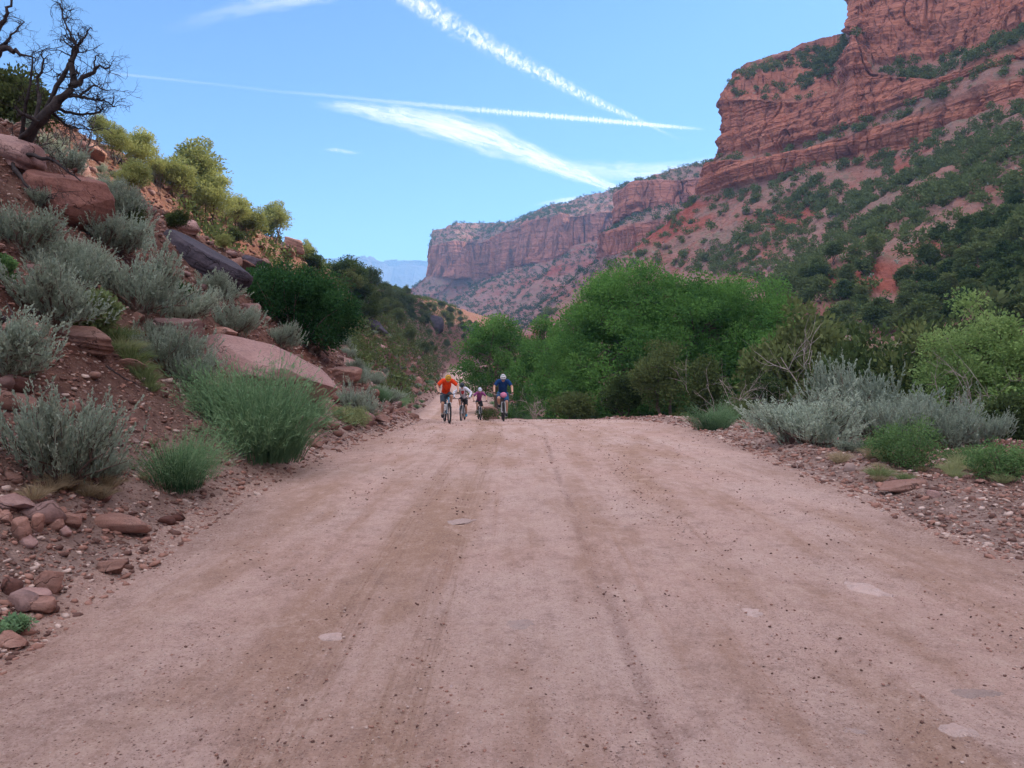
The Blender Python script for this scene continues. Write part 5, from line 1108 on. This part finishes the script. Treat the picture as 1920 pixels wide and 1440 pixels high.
def rider(loc, rz, s, label, shirt, shorts, helmet, vent, shoe, crank, hd=0.0, lean=0.0, sleeves='short', build=1.0, pack=None, elbow=.16, child=False):
    """pose in bicycle space: seat at y .27, bars at y -.44; front is -y; hd = how far the head hangs down"""
    A = lambda *v: np.array(v, float); bd = MB(); B = build; BB = A(0, .12, .31)
    hip = A(0, .30, .99); ch = A(lean, .02, 1.30); sh = A(lean, -.10, 1.43); nk = A(lean, -.15, 1.50); hc = A(lean, -.22-.05*hd, 1.58-.09*hd)*1.0
    bd.tube([hip, (hip+ch)/2+A(0, .03, 0), ch, sh], np.array([.135, .125, .145, .10])*B, 16, round_=True)
    bd.tube([sh+A(-.13*B, 0, .0), sh+A(.13*B, 0, .0)], .068*B, 12, round_=True); bd.tube([sh, nk, hc], [.06, .052, .055], 12, round_=True)
    tl = R(20+38*hd); fw = A(0, -math.cos(tl), -math.sin(tl)); up = A(0, -math.sin(tl), math.cos(tl)); rx_ = A(1, 0, 0); RM = np.stack([rx_, -fw, up], 1)   # face looks along fw
    bd.ell(hc+up*.02, (.078, .095, .115), 20, rot=RM); bd.ell(hc+fw*.03-up*.06, (.058, .062, .055), 16, rot=RM)
    bd.tube([hc+fw*.088+up*.025, hc+fw*.112-up*.012], [.010, .016], 8, round_=True)
    for sx_ in (-1, 1): bd.ell(hc+rx_*.080*sx_+up*0, (.014, .026, .034), 10, rot=RM)
    bars = A(0, -.48, .97); cr = crank; feet = []; hips = []
    for sx_ in (-1, 1):
        S_ = sh+A(.175*sx_*B, 0, -.01); W_ = bars+A(.325*sx_, .095, .045); E = (S_+W_)/2+A(elbow*sx_, .10, .03)
        bd.tube([S_, (S_+E)/2, E], np.array([.056, .048, .040])*B, 12, round_=True); bd.tube([E, (E*.6+W_*.4), W_], np.array([.040, .039, .027])*B, 12, round_=True)
        G_ = bars+A(.33*sx_, .05, .025); bd.tube([W_, G_+A(0, .02, .012)], [.027, .034], 10, round_=True)
        for fi in range(4):     # fingers curl over the grip
            q = G_+A((fi-1.5)*.019*sx_, .01, .022); ln = (.9, 1.05, 1.0, .8)[fi]
            bd.tube([q, q+A(0, -.034*ln, .0), q+A(0, -.047*ln, -.026), q+A(0, -.022*ln, -.046)], [.0095, .009, .0085, .007], 7, round_=True)
        bd.tube([G_+A(-.03*sx_, .015, .01), G_+A(-.05*sx_, -.005, -.012), G_+A(-.045*sx_, -.03, -.022)], [.011, .010, .008], 7, round_=True)
        an = cr+(0 if sx_ > 0 else math.pi); pd = BB+A(.13*sx_, -math.cos(an)*.165, math.sin(an)*.165+.03); an_ = pd+A(0, .07, .085); Hp = hip+A(.095*sx_*B, 0, -.02)
        # knee by two-bone reach
        l1, l2 = .43, .42; dv = an_-Hp; D_ = min(np.linalg.norm(dv), l1+l2-.005); u = dv/np.linalg.norm(dv); aa = (l1*l1-l2*l2+D_*D_)/(2*D_); hh = math.sqrt(max(l1*l1-aa*aa, 0)); fwd = A(.10*sx_, -1, .35); fwd = fwd-u*fwd.dot(u); fwd /= np.linalg.norm(fwd); K = Hp+u*aa+fwd*hh
        bd.tube([Hp, (Hp+K)/2, K], np.array([.088, .074, .054])*B, 14, round_=True); bd.tube([K, K*.65+an_*.35+A(0, .015, 0), an_], np.array([.053, .054, .032])*B, 12, round_=True); bd.tube([an_, pd+A(0, .05, .03), pd+A(0, -.08, .02)], [.033, .036, .028], 10, round_=True)
        feet.append((pd, an_, K)); hips.append((Hp, K))
        feet[-1] = (*feet[-1], S_, E, W_)
    root = empty('person', loc, rz, s)
    obj('body', remesh(bd, 'body', M['skin'], .0075), root)
    sm_ = MB(); sm_.tube([hip+A(0, 0, .04), (hip+ch)/2+A(0, .03, 0), ch, sh-A(0, 0, .005)], (np.array([.150, .142, .160, .112]))*B, 16, round_=True); sm_.tube([sh+A(-.14*B, 0, 0), sh+A(.14*B, 0, 0)], .082*B, 12, round_=True)
    for f_ in feet:
        S_, E, W_ = f_[3:]; e_ = .80 if sleeves == 'short' else 1.0
        if sleeves != 'none': sm_.tube([S_, S_+(E-S_)*e_], np.array([.075, .062])*B, 12, round_=False)
        if sleeves == 'long': sm_.tube([E, W_+(E-W_)*.1], np.array([.058, .042])*B, 12)
    obj('shirt', remesh(sm_, 'shirt', M[shirt], .011), root)
    so = MB(); so.tube([hip+A(0, .01, .06), hip+A(0, 0, -.05)], np.array([.152, .150])*B, 16, round_=True)
    for Hp, K in hips: so.tube([Hp, Hp+(K-Hp)*.45, Hp+(K-Hp)*.86], np.array([.108, .098, .088])*B, 14)
    obj('shorts', remesh(so, 'shorts', M[shorts], .011), root)
    for f_ in feet:
        pd, an_ = f_[0], f_[1]; b_ = MB(); b_.tube([an_-A(0, 0, .02), pd+A(0, .065, .03)], [.044, .048], 12, round_=True); b_.tube([pd+A(0, .06, .02), pd+A(0, -.11, .01)], [.046, .036], 12, round_=True); obj('shoe', remesh(b_, 'shoe', M[shoe], .009), root)
        k_ = MB(); k_.tube([an_+A(0, 0, .01), an_+(f_[2]-an_)*.18], [.042, .047], 12); obj('sock', k_.me('sock', M['sock']), root)
        g_ = MB(); W_ = f_[5]; sgn = 1 if W_[0] > 0 else -1; G_ = bars+A(.33*sgn, .05, .025); g_.tube([W_, G_+A(0, .02, .014), G_+A(0, -.012, .022)], [.033, .041, .034], 12, round_=True); obj('glove', g_.me('glove', M['glove']), root)
    e_ = MB(); 
    for sx_ in (-1, 1): e_.ell(hc+fw*.088+up*.03+rx_*.031*sx_, (.012, .008, .008), 8, rot=RM)
    obj('eyes', e_.me('eyes', M['eye_dark']), root)
    m_ = MB(); m_.ell(hc+fw*.088-up*.052, (.022, .009, .008), 8, rot=RM); obj('mouth', m_.me('mouth', M['lip']), root)
    hr = MB(); hr.ell(hc+up*.03-fw*.012, (.086, .100, .115), 18, rot=RM, lo=-35); 
    if child: hr.tube([hc-fw*.09-up*.03, hc-fw*.10-up*.12, hc-fw*.07-up*.2], [.03, .032, .012], 8, round_=True)
    obj('hair', hr.me('hair', M['hair']), root)
    he = MB(); he.ell(hc+up*.045-fw*.005, (.105, .128, .120), 24, rot=RM, lo=2); he.ell(hc+up*.045-fw*.005, (.099, .121, .112), 24, rot=RM, lo=-4); hl = obj('helmet', he.me('helmet', M[helmet]), root)
    for q in (-.062, -.030, 0, .030, .062):
        v_ = MB()
        for t0, t1 in ((-55, -20), (-8, 22), (32, 62)):
            aa = np.radians(np.linspace(t0, t1, 5)); zz = np.sqrt(max(1-(q/.105)**2, .1)); pts = np.array([hc+up*.045-fw*.005+rx_*q+fw*(math.sin(a_)*.128*zz*1.01)+up*(math.cos(a_)*.122*zz*1.01) for a_ in aa]); v_.tube(pts, [.003, .0095, .011, .0095, .003], 6)
        obj('vent', v_.me('vent', M[vent]), hl)
    if child or helmet == 'white': 
        vz = MB(); vz.ell(hc+up*.055+fw*.11, (.075, .05, .012), 12, rot=RM); obj('visor', vz.me('visor', M[vent if helmet == 'white' else helmet]), hl)
    if pack:
        bp = MB(); bp.ell(ch+A(0, .19, .0), (.13, .08, .19), 14)
        obj('backpack', bp.me('backpack', M['black']), root)
        st_ = MB()
        for sx_ in (-1, 1): st_.tube(bez(sh+A(.11*sx_, .06, .09), ch+A(.13*sx_, -.22, .05), hip+A(.12*sx_, -.14, .10), 8), .020, 8)
        obj('shoulder_straps', st_.me('shoulder_straps', M['black']), root)
        fp = MB(); fp.ell(ch+A(0, -.145, -.02), (.075, .04, .12), 14); obj('chest_panel', fp.me('chest_panel', M['red_pack']), root)
    return tag(root, label, 'person')
def place_rider(x, y, d, rz, s, crank, bl, frame, extra, *a, **k):
    X = (x-960)/F*d; z = float(RZq(X, d)); bicycle((X, d, z), rz, s, frame, bl, 0, extra, crank); rider((X, d, z), rz, s, *a, crank=crank, **k)
RZq = lambda X, d: H(np.array([X]), np.array([d]))[0]+.006
place_rider(838, 795, 25.0, R(13), .95, R(75), 'mountain bike with a pale bottle ridden by the adult in the orange shirt', 'frame_blue', 'bottle',
    'adult rider in an orange shirt and grey shorts, head bowed, leftmost of the group', 'orange_shirt', 'grey_shorts', 'yellow', 'black', 'dark_shoe', hd=1.0, sleeves='short', elbow=.11)
place_rider(868, 790, 27.5, R(-4), .80, R(250), 'dark mountain bike ridden by the child in the white shirt', 'frame_black', None,
    'young rider in white shirt with red chest panel and dark helmet, second from left', 'white_shirt', 'black_shorts', 'dark_helmet', 'black', 'blue_shoe', hd=.55, sleeves='long', pack=True, build=.92, elbow=.15, child=True)
place_rider(899, 788, 28.6, R(8), .70, R(200), 'small mountain bike ridden by the child in the purple shirt', 'frame_black', None,
    'smallest rider in a purple shirt and pale helmet, third from left', 'purple_shirt', 'black_shorts', 'pale_helmet', 'pale_helmet', 'dark_shoe', hd=.25, sleeves='short', build=.9, elbow=.12, child=True)
place_rider(943, 788, 27.0, R(3), .97, R(290), 'mountain bike with a pink handlebar bag ridden by the adult in the blue shirt', 'frame_black', 'bag',
    'adult rider in a dark blue shirt and white helmet, rightmost of the group', 'blue_shirt', 'blue_shorts', 'white', 'black', 'dark_shoe', hd=.55, sleeves='short', build=1.06, elbow=.06)

# every repeat is told apart by size, colour and what it stands beside
LM = [(85, 830, 'large lower left sagebrush'), (45, 985, 'heap of tan stones'), (208, 1062, 'lone dark red stone'), (335, 850, 'bright green roadside shrub'), (470, 760, 'tallest feathery shrub'), (490, 680, 'pink slab'), (325, 615, 'pale perched rock'), (235, 520, 'open branched sagebrush'), (75, 540, 'broad left sagebrush'), (105, 350, 'overhanging red boulder'), (370, 470, 'long black ledge'), (545, 550, 'big dark green shrub'), (75, 220, 'leaning dead tree'), (240, 680, 'yellow green grass'), (665, 750, 'round roadside sagebrush'), (60, 660, 'twisted dark root'), (635, 700, 'brown overhanging rock'), (372, 350, 'tallest sunlit pinyon'), (518, 430, 'lone sunlit pinyon'), (840, 740, 'orange shirt rider'), (55, 1110, 'long flat slab stone'), (15, 1215, 'cut off dark stone'),
      (700, 610, 'dark far ledge'), (722, 660, 'long far slab'), (815, 610, 'dark rock hollow'), (870, 690, 'far road bend'), (770, 545, 'far left skyline'), (943, 745, 'blue shirt rider'), (1340, 180, 'nose of the right cliff'), (1250, 560, 'tallest cottonwood'), (1600, 240, 'pillar of the right cliff'), (1835, 600, 'pale willow'), (1480, 600, 'low cottonwood'), (1700, 720, 'right sagebrush clump'), (1720, 840, 'bright green bush'), (1695, 912, 'flat orange rock'), (1595, 875, 'pinkish white stone'), (1750, 120, 'uppermost cliff foot'), (1880, 300, 'far right cliff band'), (1700, 450, 'middle of the right slope'), (1450, 440, 'lower red cliffs'), (1075, 740, 'low crest juniper'), (1338, 770, 'lone feathery shrub'), (1895, 880, 'right edge bush')]
def relabel(filt, noun, sizes, colours=None):
    bins = {}
    for o in list(COL.objects):
        if o.parent is None and o.get('label') and o.get('group') and filt in o['group']:
            x, y = px(np.array(o.location)); hgt = max(o.scale)*sizes[2]/max(o.location[1], 1)*F
            lm = min(LM, key=lambda l: (l[0]-x)**2+(l[1]-y)**2); dx, dy = x-lm[0], y-lm[1]
            rel = ('left of' if dx < 0 else 'right of') if abs(dx) > abs(dy) else ('above' if dy < 0 else 'below')
            sz = 'small' if hgt < sizes[0] else ('large' if hgt > sizes[1] else 'mid sized')
            c = colours(o) if colours else ''
            bins.setdefault(f"{sz} {c}{noun} {rel} the {lm[2]}", []).append((x, o))
    od = ['first', 'second', 'third', 'fourth', 'fifth', 'sixth', 'seventh', 'eighth', 'ninth', 'tenth', 'eleventh', 'twelfth', 'thirteenth', 'fourteenth', 'fifteenth', 'sixteenth', 'seventeenth', 'eighteenth', 'nineteenth', 'twentieth', 'twenty first', 'twenty second', 'twenty third', 'twenty fourth', 'twenty fifth', 'twenty sixth', 'twenty seventh', 'twenty eighth', 'twenty ninth', 'thirtieth']
    for b, l in bins.items():
        l.sort(key=lambda t: t[0])
        for i, (x, o) in enumerate(l): o['label'] = b if len(l) == 1 else (b+', '+od[i]+' from left' if i < 30 else b)
def scol(o): return 'dark grey ' if o.data.materials[0] == M['darkrock'] else 'dark red ' if o.data.materials[0] == M['redrock'] else 'pinkish ' if o.data.materials[0] == M['slab'] else 'red '
relabel('loose stones', 'stone', (7, 16, 2.), scol); relabel('boulders across', 'boulder', (26, 50, 1.2), scol); relabel('stone heap', 'heap stone', (6, 10, 1e-9), scol)
relabel('sagebrush on the near', 'grey sagebrush', (30, 60, 1.2)); relabel('sagebrush on the far', 'distant sagebrush', (12, 30, 1.2)); relabel('junipers on', 'dark juniper', (26, 50, 3.))
relabel('green shrubs', 'green shrub', (20, 40, 1.)); relabel('scrub beyond', 'low juniper scrub', (20, 40, 3.)); relabel('bunch grass', 'yellow green grass tuft', (30, 60, .5)); relabel('dry grass', 'dry grass tuft', (20, 40, .5))

# ------------------------------------------------------------------ contrails and thin cloud, thousands of metres up
def cloudmat(name, kind, dens):
    t = NT(name); uv = t.n('ShaderNodeUVMap').outputs[0]; s = t.n('ShaderNodeSeparateXYZ'); t.lk(uv, s.inputs[0]); p = uv
    av = t.n('ShaderNodeMath', operation='ABSOLUTE'); t.lk(s.outputs[1], av.inputs[0]); av = av.outputs[0]
    if kind == 'puff':     # curdled trail
        n = t.noise(t.map(p, (1, .9, 1)), 1.7, 8, .72, 1.2); e = t.mul(av, t.mul(t.noise(t.map(p, (1, .4, 1)), 4.0, 4, .7), .9), 'ADD')
        a = t.mul(t.rng(n, .38, .74, .0, 1), t.rng(e, .45, 1.25, 1, 0))
    elif kind == 'comb':   # row of little pendants
        wv = t.noise(t.map(p, (1, .06, 1)), 3.2, 2, .5); e = t.mul(av, t.mul(wv, 1.5), 'ADD'); a = t.mul(t.rng(e, .75, 1.35, 1, 0), t.rng(t.noise(p, 2.0, 4, .6), .25, .6, .45, 1))
    else:                  # fibrous cirrus
        q = t.map(t.mul(p, 1) if False else p, (.35, 2.6, 1)); n = t.noise(q, 1.5, 7, .68, .9); e = t.mul(av, t.mul(t.noise(t.map(p, (.5, .8, 1)), 1.2, 4, .6), .7), 'ADD')
        a = t.mul(t.rng(n, .30, .66, .12, 1), t.rng(e, .45, 1.2, 1, 0))
    a = t.mul(a, dens); ends = t.attr('fade'); a = t.mul(a, ends)
    d = t.n('ShaderNodeBsdfDiffuse'); d.inputs[0].default_value = (.95, .95, .95, 1); tl = t.n('ShaderNodeBsdfTranslucent'); tl.inputs[0].default_value = (.95, .95, .95, 1)
    m1 = t.n('ShaderNodeMixShader'); m1.inputs[0].default_value = .6; t.lk(d.outputs[0], m1.inputs[1]); t.lk(tl.outputs[0], m1.inputs[2])
    tr = t.n('ShaderNodeBsdfTransparent'); m2 = t.n('ShaderNodeMixShader'); t.lk(a, m2.inputs[0]); t.lk(tr.outputs[0], m2.inputs[1]); t.lk(m1.outputs[0], m2.inputs[2]); t.lk(m2.outputs[0], t.out.inputs[0]); return t.m
def trail(name, pts, kind, dens, label, alt=3500, cat='contrail', ulen=1.0):
    """pts: (x, y, half width px, fade). A shallow lens-shaped band of ice cloud at its altitude"""
    pts = np.array(pts, float); n = 60; t = np.linspace(0, len(pts)-1, n); c = np.stack([np.interp(t, np.arange(len(pts)), pts[:, k]) for k in range(4)], -1)
    up, lo = [], []
    T = np.gradient(c[:, :2], axis=0); T /= np.linalg.norm(T, axis=1)[:, None]; Nn = np.stack([-T[:, 1], T[:, 0]], -1)
    L = np.concatenate([[0], np.cumsum(np.linalg.norm(np.diff(c[:, :2], axis=0), axis=1)/(np.maximum(c[1:, 2], 4)))])
    m = 9; V = np.zeros((n, m, 3)); UV = np.zeros((n, m, 2))
    for j, v in enumerate(np.linspace(-1, 1, m)):
        q = c[:, :2]+Nn*(v*c[:, 2])[:, None]; d = alt*F/(HY-q[:, 1]); V[:, j] = np.stack([(q[:, 0]-960)/F*d, d, np.full(n, CZ+alt)], -1); UV[:, j, 0] = L*ulen; UV[:, j, 1] = v
    th = 9*(1-np.linspace(-1, 1, m)**2); Vt = V.copy(); Vt[..., 2] += th; Vb = V.copy(); Vb[..., 2] -= th*.4+.5
    Fg = gridF(n, m); me = mesh(name, np.concatenate([Vt.reshape(-1, 3), Vb.reshape(-1, 3)]), np.concatenate([Fg, Fg[:, ::-1]+n*m]), cloudmat(name, kind, dens), True, {'fade': ('POINT', np.tile(np.repeat(c[:, 3], m), 2))})
    ul = me.uv_layers.new(name='UVMap'); vi = np.empty(len(me.loops), np.int32); me.loops.foreach_get('vertex_index', vi); uvf = np.tile(UV.reshape(-1, 2), (2, 1))[vi]; ul.data.foreach_set('uv', uvf.astype(np.float32).ravel())
    return tag(obj(name, me), label, cat)
trail('contrail', [(700, -50, 36, 1), (790, 10, 34, .9), (880, 65, 31, .95), (960, 108, 27, 1), (1050, 155, 20, 1), (1120, 192, 15, 1), (1190, 222, 9, .9), (1240, 246, 5, .35), (1290, 268, 5, 0)], 'puff', .62, 'thick curdled contrail slanting down from the top centre of the sky', ulen=1.0)
trail('contrail', [(190, 136, 6, .05), (250, 142, 5, .20), (420, 160, 5, .08), (520, 172, 6, .09), (600, 178, 7, .16), (700, 188, 8, .22), (880, 205, 11, .5), (1000, 215, 11, .85), (1150, 228, 10, .95), (1250, 237, 8, .9), (1325, 243, 5, .0)], 'comb', .5, 'long thin straight contrail with a toothed lower edge crossing the middle of the sky', ulen=1.0)
trail('cirrus_cloud', [(590, 195, 12, .0), (660, 202, 18, .5), (760, 222, 34, .7), (850, 240, 42, .85), (920, 262, 42, .9), (1000, 292, 28, .9), (1070, 322, 22, .95), (1130, 345, 16, .9), (1175, 362, 14, .4)], 'cirrus', .6, 'broad feathery cirrus band widening up and left from the far mesa', cat='cloud')
trail('cirrus_cloud', [(980, 296, 18, 0), (1100, 318, 26, .4), (1200, 326, 32, .6), (1300, 322, 34, .7), (1400, 318, 34, .6)], 'cirrus', .5, 'pale cirrus streaks low in the sky beside the right cliffs', cat='cloud')
trail('cirrus_cloud', [(1000, 384, 5, 0), (1060, 376, 9, .7), (1150, 366, 10, .9), (1260, 350, 16, .9), (1330, 340, 20, .8)], 'cirrus', .55, 'bright low cirrus streak just above the far canyon rim', cat='cloud')
trail('cirrus_cloud', [(300, 60, 20, 0), (430, 20, 26, .25), (520, 4, 28, .55), (600, -10, 26, .5), (680, -20, 20, 0)], 'cirrus', .3, 'faint thin cirrus patch at the top edge left of centre', cat='cloud')
trail('cloud', [(605, 281, 4, 0), (630, 281, 7, .7), (655, 286, 6, .6), (680, 287, 3, 0)], 'puff', .6, 'tiny white cloud wisp alone in the lower left sky', cat='cloud')

# ------------------------------------------------------------------ haze
hz = bpy.data.materials.new('haze'); hz.use_nodes = True; ht = hz.node_tree; ht.nodes.clear(); ho = ht.nodes.new('ShaderNodeOutputMaterial'); pv = ht.nodes.new('ShaderNodeVolumePrincipled')
pv.inputs['Color'].default_value = (.30, .58, 1, 1); pv.inputs['Density'].default_value = .00019; pv.inputs['Anisotropy'].default_value = .1; ht.links.new(pv.outputs[0], ho.inputs['Volume'])
mb = MB(); mb.box((0, 3300, 370), (7200, 4200, 430)); ho_ = obj('haze', mb.me('haze', hz, False)); tag(ho_, kind='stuff')
